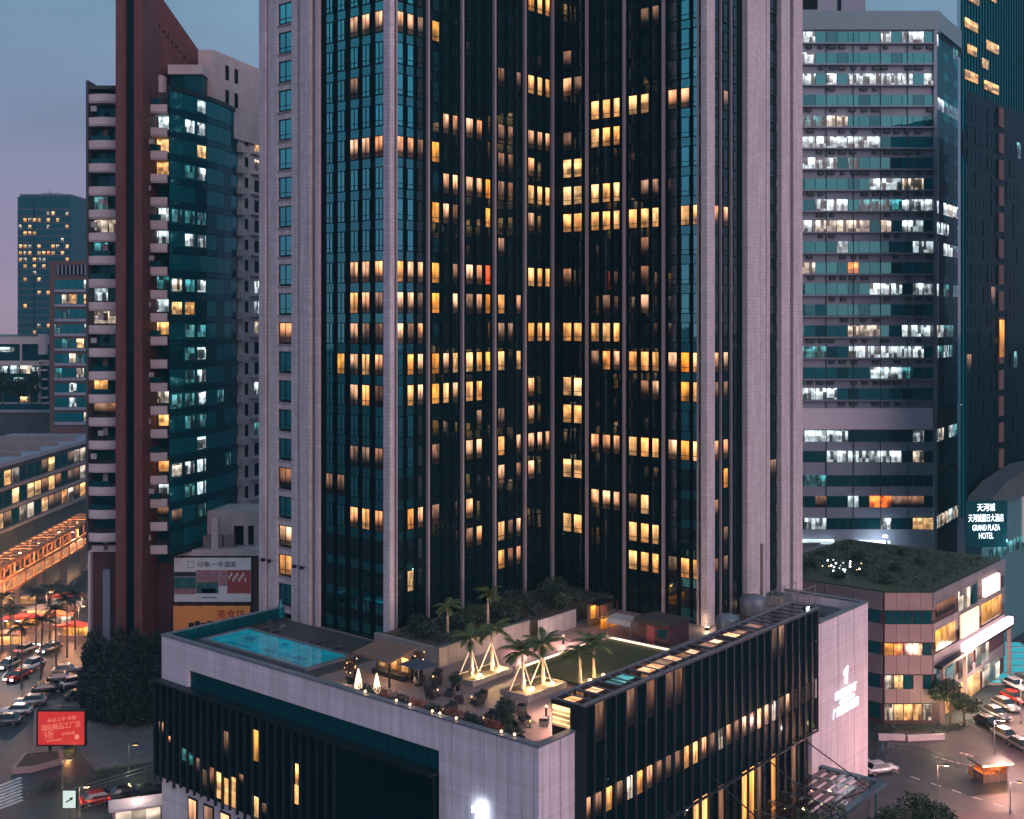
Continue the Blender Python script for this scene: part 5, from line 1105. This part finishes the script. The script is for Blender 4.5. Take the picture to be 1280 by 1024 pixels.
for i, (x, D, h, r, lb) in enumerate(((1014,103,12.6,3.4,'bushy tree below the glass canopy'),(1044,106,12.0,3.0,'dark tree with white bulbs at the canopy tip'),(1120,110,10.0,3.0,'round tree at the lower edge of the plaza'),(1150,111,10.6,3.0,'taller tree at the lower edge of the plaza'),(1184,112,9.0,2.6,'small tree at the lower edge of the plaza'))):
    t = tree(lb, ((x-640)/1480*D, D, 0), h, r, 500+i, 'trees in front of the hotel entrance', n=3200, size=.36)
    if i == 1:
        for q in range(10): MB().lathe([(.02,-.08),(.09,0),(.02,.08)],6).build('bulb', M['cool'], t, (math.cos(q*2.4)*1.6, -1.2+math.sin(q*2.4)*1.2, h*.62+q*.3))
tree('broad dark tree beside the corner building', G(1187, 908), 6.4, 3.0, 520, n=3600, size=.4); tree('smaller dark tree next to the parked black car', G(1206, 906), 4.0, 2.2, 521, n=2200, size=.34)
for i, (a, b, h) in enumerate(((4,3,2.6),(2,9,2.2),(7,8,3.0),(13,5,2.2),(20,4,1.8),(1.5,15,3.0),(8,16,2.4),(16,12,2.6),(-2,22,3.2),(5,22,2.8),(25,9,2.0))):
    p = Vector((57.1,161,0)) + U*(a-3) + V*(b+4) + Vector((0,0,18)); rl_ = ['front', 'left hand', 'front middle', 'right front', 'rightmost', 'rear left', 'centre', 'rear right', 'back left', 'back', 'far right'][i]
    shrub(rl_ + ' shrub of the planted roof on the corner building', p, h*.6, h*.6, 600+i, 'roof garden shrubs', m=M['leafd'] if i % 2 else M['leaf'], n=800, size=.3, name='roof_shrub')
tag(link('ground_cover', leaf_mesh([(a_, b_, 17.9, 2.6, 2.6, .28) for a_ in range(2, 29, 4) for b_ in range(3, 25, 4)] + [(a_, b_, 18.2, 1.1, 1.1, .5) for a_, b_ in ((2,20),(5,23),(1,14),(9,24),(-2,20),(14,23),(20,22),(12,14))], 9000, .5, 'ground_cover', M['leafd'], 334), LR), kind='stuff')
rg_ = thing('fairy_lights', 'string of small coloured bulbs on the planted roof', 'lights', Vector((57.1,161,18))+U*2+V*14)
for i in range(22):
    MB().lathe([(.02,-.1),(.12,0),(.02,.1)],6).build('bulb', M[('cool','warmlow','cool','sign')[i % 4]], rg_, (math.cos(i*2.4)*(.6+i*.12), math.sin(i*2.4)*(.6+i*.16), .8+.9*abs(math.sin(i*1.7))))
MB().tube((0,0,0),(0,0,2.4),.06).build('pole', M['steel'], rg_)
for i, (x, y, h) in enumerate(((51,850,9.0),(70,838,9.5),(27,862,9.4),(84,822,9.2),(14,832,8.6),(45,812,9.4),(94,812,9.0),(3,815,9.0),(62,800,8.8))):
    palm(['street palm lit white behind the dark cars', 'street palm on the pavement corner', 'street palm at the wet road beside the white cars', 'street palm near the apartment tower edge', 'street palm at the left kerb of the road', 'street palm under the footbridge middle', 'street palm in front of the bridge end', 'street palm at the picture edge by the glare', 'farthest street palm before the footbridge'][i], G(x, y), h, i, 'street palms', True, random.uniform(-.4,.4))
for i, (x, h) in enumerate(((-150,9.5),(-145,10.5),(-140.5,8.6),(-136.5,9.8))):
    tree(['first', 'second', 'third', 'fourth'][i] + ' dark tree from the edge on the annex roof', (x, 337, 30), h, 3.4, 700+i, 'trees on the annex roof', m=M['leafd'], n=1200, size=.8)

# ============================================================ vehicles
def car_meshes():
    Lp = [(-2.2,.32),(-2.28,.62),(-2.2,.86),(-1.75,.96),(-1.2,.98),(1.0,.96),(1.75,.86),(2.2,.70),(2.27,.45),(2.18,.28)]
    b = MB(); b.xprism(Lp, -.84, .84); me = b.mesh('body', [None]); bm = bmesh.new(); bm.from_mesh(me); bmesh.ops.bevel(bm, geom=[e_ for e_ in bm.edges], offset=.09, segments=2, affect='EDGES'); bm.to_mesh(me); bm.free(); me.polygons.foreach_set('use_smooth', [True]*len(me.polygons))
    def loft(a0, a1, b0, b1, wb, wt, zb, zt): return MB().add([(a0,-wb,zb),(a1,-wb,zb),(a1,wb,zb),(a0,wb,zb),(b0,-wt,zt),(b1,-wt,zt),(b1,wt,zt),(b0,wt,zt)], [(3,2,1,0),(4,5,6,7),(0,1,5,4),(1,2,6,5),(2,3,7,6),(3,0,4,7)])
    cab = loft(-1.85,1.05,-1.35,.30,.78,.62,.93,1.44).mesh('cabin', [None]); roof = loft(-1.38,.34,-1.2,.1,.63,.55,1.445,1.49).mesh('roof', [None])
    wh = MB().tube((0,-.1,0),(0,.1,0),.33,n=16).mesh('wheel', [None]); rim = MB().tube((0,-.115,0),(0,.115,0),.2,n=10).mesh('rim', [None])
    lg = MB().box(-.05,.05,-.22,.22,-.09,.09).mesh('light', [None]); pil = MB().box(-.03,.03,-.8,.8,0,.5).mesh('pillar', [None])
    return cab, me, roof, wh, rim, lg, pil
CM = car_meshes(); M['tail_off'] = mat('tail_lamp_glass', (.18,.01,.01), .2)
def car(label, loc, rz, col, group, lights=False, cat='car', sc=1.0, tall=1.0):
    t = thing('parked_car' if not lights else 'car', label, cat, loc, rz, group); paint = bpy.data.materials.get('paint_'+col[0]) or mat('paint_'+col[0], col[1], .25, .3, spec=.6)
    def p(name, me, m, l=(0,0,0), par=t): o = link(name, me, par, l); return objmat(o, m)
    p('body', CM[1], paint); p('window_glass', CM[0], M['carglass']); p('roof', CM[2], paint)
    for x in (-1.4, 1.38):
        for y in (-.76, .76): w = p('wheel', CM[3], M['tyre'], (x,y,.33)); p('rim', CM[4], M['rim'], (0,0,0), w)
    for y in (-.58, .58): p('headlight', CM[5], M['cool'] if lights else M['headlamp'], (2.2,y,.66)); p('taillight', CM[5], M['redlamp'] if lights else M['tail_off'], (-2.22,y,.74))
    t.scale = (sc, sc, sc*tall); return t
WH, SI, BK, RD, GY = ('white', (.62,.62,.64)), ('silver', (.32,.33,.35)), ('black', (.015,.017,.02)), ('red', (.38,.02,.015)), ('grey', (.10,.11,.13))
g1 = 'cars parked along the street'
car('white hatchback parked broadside at the wet road', G(20,893), R(186), WH, g1); car('silver car parked behind the white hatchback', G(38,881), R(190), SI, g1)
car('black car parked in the street near the palms', G(60,866), R(20), BK, g1); car('black van parked next to the black car', G(78,855), R(18), BK, g1, tall=1.25)
car('silver car parked highest in the street row', G(84,842), R(14), SI, g1); car('white car parked beside the dark trees', G(94,857), R(40), WH, g1)
car('dark grey car below the white hatchback', G(6,905), R(184), GY, g1); car('grey car on the wet road under the glare', G(10,835), R(255), GY, g1, True)
car('black car parked by the hedge below the palms', G(100,874), R(35), BK, g1); car('white van parked beside the street stalls', G(40,838), R(250), WH, g1, tall=1.3); car('red car between the street palms', G(22,850), R(255), RD, g1, True); car('grey car beneath the footbridge', G(62,815), R(250), GY, g1, True); car('silver car at the street stalls', G(34,815), R(75), SI, g1, True)
g2 = 'cars on the plaza car park'
v1 = R(-74)
for i, (x, y, c, lb) in enumerate(((1236,909,BK,'black sedan parked nearest in the plaza row'),(1245,897,GY,'grey car second in the plaza row'),(1257,886,SI,'silver car third in the plaza row'),(1268,877,RD,'dark red car fourth in the plaza row'),(1270,861,WH,'white car parked at the back of the plaza row'),(1290,884,BK,'black car at the picture edge of the plaza row'),(1258,925,SI,'silver car parked alone in front of the plaza row'),(1278,938,GY,'grey car parked beside the barrier gate'),(1282,855,SI,'silver car farthest back on the plaza'))):
    car(lb, G(x, y, .1), v1, c, g2)
for i, (x, y, c, lb) in enumerate(((1265,776,GY,'grey car on the road behind the corner building'),(1275,752,WH,'white car with lights on the far road'),(1262,735,BK,'black car farthest on the road behind the corner building'))): car(lb, G(x, y), R(160), c, 'cars on the far road', True)
car('red car driving past the lower left lamp posts', G(126,1004), R(28), RD, 'cars in the lower left lane', True); car('dark car behind the red car', G(160,998), R(30), BK, 'cars in the lower left lane', True); car('black taxi close to the podium corner', G(186,996), R(32), BK, 'cars in the lower left lane')
car('white car waiting at the hotel corner', G(1100, 966, .1), R(20), WH, g2, sc=.95)

# ============================================================ street furniture
def street_lamp(label, loc, h, power, col, group='street lamps', glowm='warm', two=False):
    t = thing('street_lamp', label, 'street lamp', loc, 0, group); MB().tube((0,0,0),(0,0,h),.09,.05,8).lathe([(.18,0),(.16,.5),(.09,.6)],8).build('post', M['steel'], t)
    for s in ((-1,1) if two else (1,)):
        MB().tube((0,0,h-.1),(s*.9,-.2,h+.15),.04,n=6).build('arm', M['steel'], t); MB().box(s*.9-.28,s*.9+.28,-.38,-.02,h+.10,h+.24).build('head', M['darkmetal'], t); ub('lens', M[glowm], t, s*.9-.24, s*.9+.24, -.36, -.04, h+.03, h+.095)
    lamp('street_light', t, (.9,-.2,h-.2), power, col, .25); return t
street_lamp('street lamp with white glare at the left road', Vector((-78,185,0)), 8.0, 1800, (1,.80,.72), glowm='cool', two=True)
street_lamp('orange street lamp in front of the footbridge', G(58,790), 7.0, 3800, (1,.44,.20)); street_lamp('orange street lamp beside the apartment tower', G(98,806), 6.5, 3000, (1,.45,.22)); street_lamp('orange street lamp by the picture edge', G(4,795), 7.0, 3800, (1,.46,.26))
street_lamp('orange street lamp beyond the footbridge', (-98,262,0), 8.0, 4500, (1,.5,.25))
street_lamp('white lamp post beside the median island', G(78,988), 3.6, 160, (1,.85,.45), 'short lamp posts', 'warmlow'); street_lamp('white lamp post near the podium corner', G(161,966), 3.4, 160, (1,.85,.45), 'short lamp posts', 'warmlow'); street_lamp('thin lamp post by the white light box', G(99,1022), 3.4, 260, (1,.75,.4), 'short lamp posts')
street_lamp('tall lamp post at the barrier gate', G(1243,962), 6.0, 4500, (1,.46,.38), 'plaza lamp posts'); street_lamp('white lamp post in the lower corner of the plaza', G(1263,1018), 3.6, 900, (1,.55,.5), 'plaza lamp posts', 'warmlow')
street_lamp('lamp post among the parked plaza cars', G(1276,905), 6.0, 4500, (1,.50,.38), 'plaza lamp posts')
street_lamp('added lamp post lighting the pink pier', F(43,-43.5), 5.0, 2200, (1,.40,.28), 'plaza lamp posts')  # post put in to wash the pier with salmon light
# lit stalls along the left street
def stall(label, loc, rz, w, roof, lm):
    t = thing('street_stall', label, 'stall', loc, rz, 'lit stalls along the left street')
    ub('counter', M['pinkpanel'], t, -w/2, w/2, -.9, -.7, 0, 1.0); ub('lit_back', M[lm], t, -w/2+.1, w/2-.1, .7, .8, .6, 2.4)
    MB().xprism([(-w/2-.3,2.5),(w/2+.3,2.5),(w/2+.3,2.6),(0,3.1),(-w/2-.3,2.6)], -1.5, 1.1).build('awning', roof, t)
    for x in (-w/2, w/2): ub('post', M['steel'], t, x-.05, x+.05, -1.3, -1.2, 0, 2.5)
    lamp('stall_light', t, (0,-.6,2.2), 600, (1,.42,.2), .15)
for i, (x, y, rz_, w, lb) in enumerate(((6,812,.2,5,'orange lit stall at the picture edge'),(28,790,.1,6,'stall with red awning below the footbridge'),(50,778,.1,5,'stall with pale awning below the footbridge middle'),(72,786,0,5,'stall with orange awning before the bridge end'),(92,800,-.1,4.5,'small stall next to the apartment tower column'),(20,760,.1,7,'wide stall farthest down the street'),(82,762,0,6,'stall with red awning deepest under the bridge end'))):
    stall(lb, G(x, y), rz_, w, M[('orange','bb_ink_red','canvas','orange','bb_ink_red','canvas','bb_ink_red')[i]], ('w4','w3','w4','o2','w3','w4','o2')[i])
for i in range(6):
    p = G(1112+i*26, 962+i*8.5, .112); q = G(1124+i*26, 966+i*8.5, .112); d = q-p; n = Vector((-d.y, d.x, 0)).normalized()*.09
    MB().add([p+n, p-n, q-n, q+n], [(3,2,1,0)]).build('lane_mark', M['line'], bpy.data.objects['service_road'])
# red screen
rs = thing('red_screen', 'glowing red advertising screen on a post beside the street', 'billboard', G(76, 955))
kr = 149/1480; rs.location = ((76.5-640)*kr, 149, 0)
M['ledred'] = glow('red_screen_light', (1.0, .010, .006), .55); M['ledtext'] = glow('screen_text_light', (1.0, .26, .15), .8)
zs0, zs1 = 1.55, 5.7; ub('frame', M['darkmetal'], rs, -3.1, 3.1, .02, .5, zs0-.2, zs1+.2); ub('face', M['ledred'], rs, -2.9, 2.9, -.03, .019, zs0, zs1); ub('side_post', M['concrete'], rs, -3.35, -3.12, -.1, .5, zs0-.3, zs1+.25)
for x in (-1.5, 1.5): ub('leg', M['darkmetal'], rs, x-.15, x+.15, .1, .4, 0, zs0-.2)
for s_, x, z, w, sz in (('新品上市 优惠', .1, 4.75, 3.6, .5), ('国际精品工厂店', 0, 3.85, 4.9, .85), ('5折', -1.5, 2.75, 1.2, 1.1), ('全场特惠', .9, 2.95, 1.7, .4), ('活动时间 即日起', -.9, 2.1, 1.9, .3)):
    tx = text(s_, sz, M['ledtext'], rs, (x,-.05,z), (R(90), R(-7), 0), width=w, depth=.01)
MB().lathe([(.02,0),(.32,.0),(.32,.02),(.02,.02)],14).build('seal', M['ledtext'], rs, (2.0,-.06,2.55)).rotation_euler = FRONT
pb_ = thing('lit_bush', 'orange lit round bush under the red screen', 'bush', G(87, 945)); MB().tube((0,0,0),(0,0,.6),.06,n=6).build('stem', M['bark'], pb_); link('foliage', leaf_mesh([(0,0,.8,.9,.9,.7)], 600, .2, 'foliage', M['leaf'], 77), pb_); lamp('bush_light', pb_, (.2,-1.2,.5), 120, (1,.45,.15), .1)
# white light box sign
lbx = thing('light_box_sign', 'white light box with a dark arrow beside the red car', 'sign', G(87, 1022)); ub('case', M['darkmetal'], lbx, -.8, .8, -.1, .15, 1.0, 3.1); ub('face', glow('light_box_face', (.85,1,.92), .75), lbx, -.7, .7, -.13, -.101, 1.1, 3.0); ub('leg', M['steel'], lbx, -.1, .1, -.05, .1, 0, .99)
MB().add([(-.4,-.14,1.8),(.1,-.14,2.1),(.0,-.14,2.25),(.45,-.14,2.3),(.3,-.14,1.9),(.22,-.14,2.0),(-.35,-.14,1.65)], [(0,1,2,3,4,5,6)]).build('arrow', M['ink'], lbx)
# bright kiosk forecourt at the lower left
ks = thing('kiosk', 'low kiosk with glowing white front at the podium corner', 'kiosk', G(172, 1030), R(20)); ub('wall', M['pinkpanel'], ks, -2.6, 2.6, -1.2, 1.2, 0, 2.2); ub('roof', M['pale'], ks, -3.0, 3.0, -1.6, 1.5, 2.21, 2.4); ub('lit_front', M['o2'], ks, -2.3, 2.3, -1.3, -1.21, .3, 2.0); lamp('kiosk_light', ks, (0,.5,4.0), 300, (1,.72,.58), .5); ub('roof_lamp', M['cool'], ks, -.3, .3, -.2, .2, 2.41, 2.6)
# fence and guard rail lines in the lower left
for i, (p, q, lb) in enumerate(((G(80,1000),G(205,962),'long dark guard rail running to the podium corner'),(G(100,1018),G(160,1000),'short guard rail below the red car'))):
    t = thing('guard_rail', lb, 'railing', p); d = q-p; n = int(d.length/2.2)
    for k in range(n+1): c = d*(k/n); MB().tube(c, c+Vector((0,0,1.0)), .05, n=6).build('post', M['steel'], t)
    for z in (.55, .98): MB().tube(Vector((0,0,z)), d+Vector((0,0,z)), .045, n=6).build('rail', M['steel'], t)
# barrier gate with toll booth
tbh = thing('toll_booth', 'small toll booth glowing orange at the barrier', 'booth', G(1238, 974, .1), R(12))
ub('wall', M['wood'], tbh, -1.6, 1.6, -1.0, 1.0, 0, 1.0); ub('window', M['oo'], tbh, -1.5, 1.5, -.95, .95, 1.01, 2.1)
for x in (-1.55, -.5, .5, 1.55): ub('post', M['steel'], tbh, x-.05, x+.05, -1.02, -.96, 0, 2.1)
ub('roof', M['darkmetal'], tbh, -2.2, 2.2, -1.5, 1.4, 2.12, 2.3); ub('light_strip', M['warm'], tbh, -2.0, 2.0, -1.56, -1.505, 2.14, 2.26); lamp('booth_light', tbh, (0,-1.8,1.9), 260, (1,.35,.10), .3)
for i, (p, q, lb) in enumerate(((G(1213,958,1.1),G(1168,946,1.1),'long white barrier arm left of the toll booth'),(G(1232,950,1.1),G(1200,941,1.1),'shorter white barrier arm behind the toll booth'))):
    t = thing('barrier_arm', lb, 'barrier', (p.x,p.y,.1)); ub('post', M['orange'], t, -.2, .2, -.2, .2, 0, 1.1); d = q-p; d.z = 0; MB().tube((0,0,1.0), d+Vector((0,0,1.0)), .07, n=6).build('arm', M['white'], t)
    for k in range(4): MB().tube(d*(.2+.2*k)+Vector((0,0,1.0)), d*(.26+.2*k)+Vector((0,0,1.0)), .075, n=6).build('stripe', M['bb_ink_red'], t)
kf_ = thing('railing', 'long curved low fence along the service road', 'railing', G(1130,938,.1)); pr_ = [G(1110,938,.1),G(1140,942,.1),G(1170,952,.1),G(1205,966,.1),G(1228,978,.1)]
for i in range(4):
    a, b = pr_[i]-kf_.location, pr_[i+1]-kf_.location
    for k in range(4): c = a.lerp(b, k/4); MB().tube(c, c+Vector((0,0,1.0)), .045, n=5).build('post', M['steel'], kf_)
    for z in (.5, .98): MB().tube(a+Vector((0,0,z)), b+Vector((0,0,z)), .04, n=5).build('rail', M['steel'], kf_)
# cyan glowing forecourt pool and pink lit pillar beyond the corner building
fp_ = thing('fountain_pool', 'cyan glowing shallow pool beyond the corner building', 'pool', G(1245, 830)); ub('rim', M['concrete'], fp_, -6, 9, -11, 12, 0, .25); ub('water', mat('cyan_water', (.02,.2,.24), .05, emit=(.05,.55,.65), es=.55), fp_, -5.6, 8.6, -10.6, 11.6, .251, .3)
for i in range(6): ub('rib', M['steel'], fp_, -5.6, 8.6, -9.5+i*3.6, -9.2+i*3.6, .301, .38)
ft_ = thing('footway_ramp', 'pale ramp with glowing edge on the far road', 'ramp', G(1272, 725)); ub('deck', M['concrete'], ft_, -8, 14, -3, 3, 0, .8); ub('edge_light', M['led'], ft_, -8, 14, -3.1, -3.01, .5, .75)

# ============================================================ people on the plaza, small figures
def person(label, loc, rz, top, leg, seed):
    t = thing('person', label, 'person', loc, rz); rg = random.Random(seed); s = rg.uniform(-.12,.12)
    V_ = [(0,0,.92),(0,0,1.18),(0,0,1.40),(0,0,1.52),(0,.01,1.64),(0,.0,1.74),(.19,0,1.40),(.26,.04+s,1.12),(.25,-.08+s,.86),(-.19,0,1.40),(-.26,-.02-s,1.12),(-.25,-.12-s,.86),(.10,0,.90),(.11,-.05+s,.48),(.11,.06+s*2,.08),(.11,-.10+s*2,.04),(-.10,0,.90),(-.11,-.05-s,.48),(-.11,.06-s*2,.08),(-.11,-.10-s*2,.04)]
    E_ = [(0,1),(1,2),(2,3),(3,4),(4,5),(2,6),(6,7),(7,8),(2,9),(9,10),(10,11),(0,12),(12,13),(13,14),(14,15),(0,16),(16,17),(17,18),(18,19)]
    r_ = [.15,.14,.16,.06,.10,.085,.075,.055,.04,.075,.055,.04,.105,.075,.05,.045,.105,.075,.05,.045]
    me = bpy.data.meshes.new('body'); me.from_pydata(V_, E_, []); o = link('body', me, t); md = o.modifiers.new('skin', 'SKIN'); sub = o.modifiers.new('sub', 'SUBSURF'); sub.levels = 1; sub.render_levels = 1
    for i, sv_ in enumerate(me.skin_vertices[0].data): sv_.radius = (r_[i], r_[i]*.8); sv_.use_root = (i == 0)
    me.materials.append(top); return t
person('person in dark clothes walking past the pink pier', G(1108, 962, .1), .4, mat('dark_cloth', (.03,.04,.06), .8), None, 1); person('person in pale clothes standing by the white car', G(1086, 966, .1), 2.2, mat('pale_cloth', (.45,.4,.4), .8), None, 2)
person('person in blue clothes on the service road edge', G(1103, 944, .1), 1.0, mat('blue_cloth', (.03,.09,.14), .8), None, 3)

# ============================================================ evening haze over the city
hz = MB().box(-1400, 1400, -60, 1500, -2.2, 172).build('haze', None); hz.data.materials.clear()
hm = bpy.data.materials.new('haze'); hm.use_nodes = True; N_, L__ = hm.node_tree.nodes, hm.node_tree.links; N_.remove(N_['Principled BSDF'])
pv_ = N_.new('ShaderNodeVolumePrincipled'); pv_.inputs['Color'].default_value = (.30, .66, .85, 1); pv_.inputs['Density'].default_value = .00024; pv_.inputs['Anisotropy'].default_value = .2
L__.new(pv_.outputs[0], N_['Material Output'].inputs['Volume']); hz.data.materials.append(hm); tag(hz, 'thin evening haze over the whole city', None, kind='stuff')
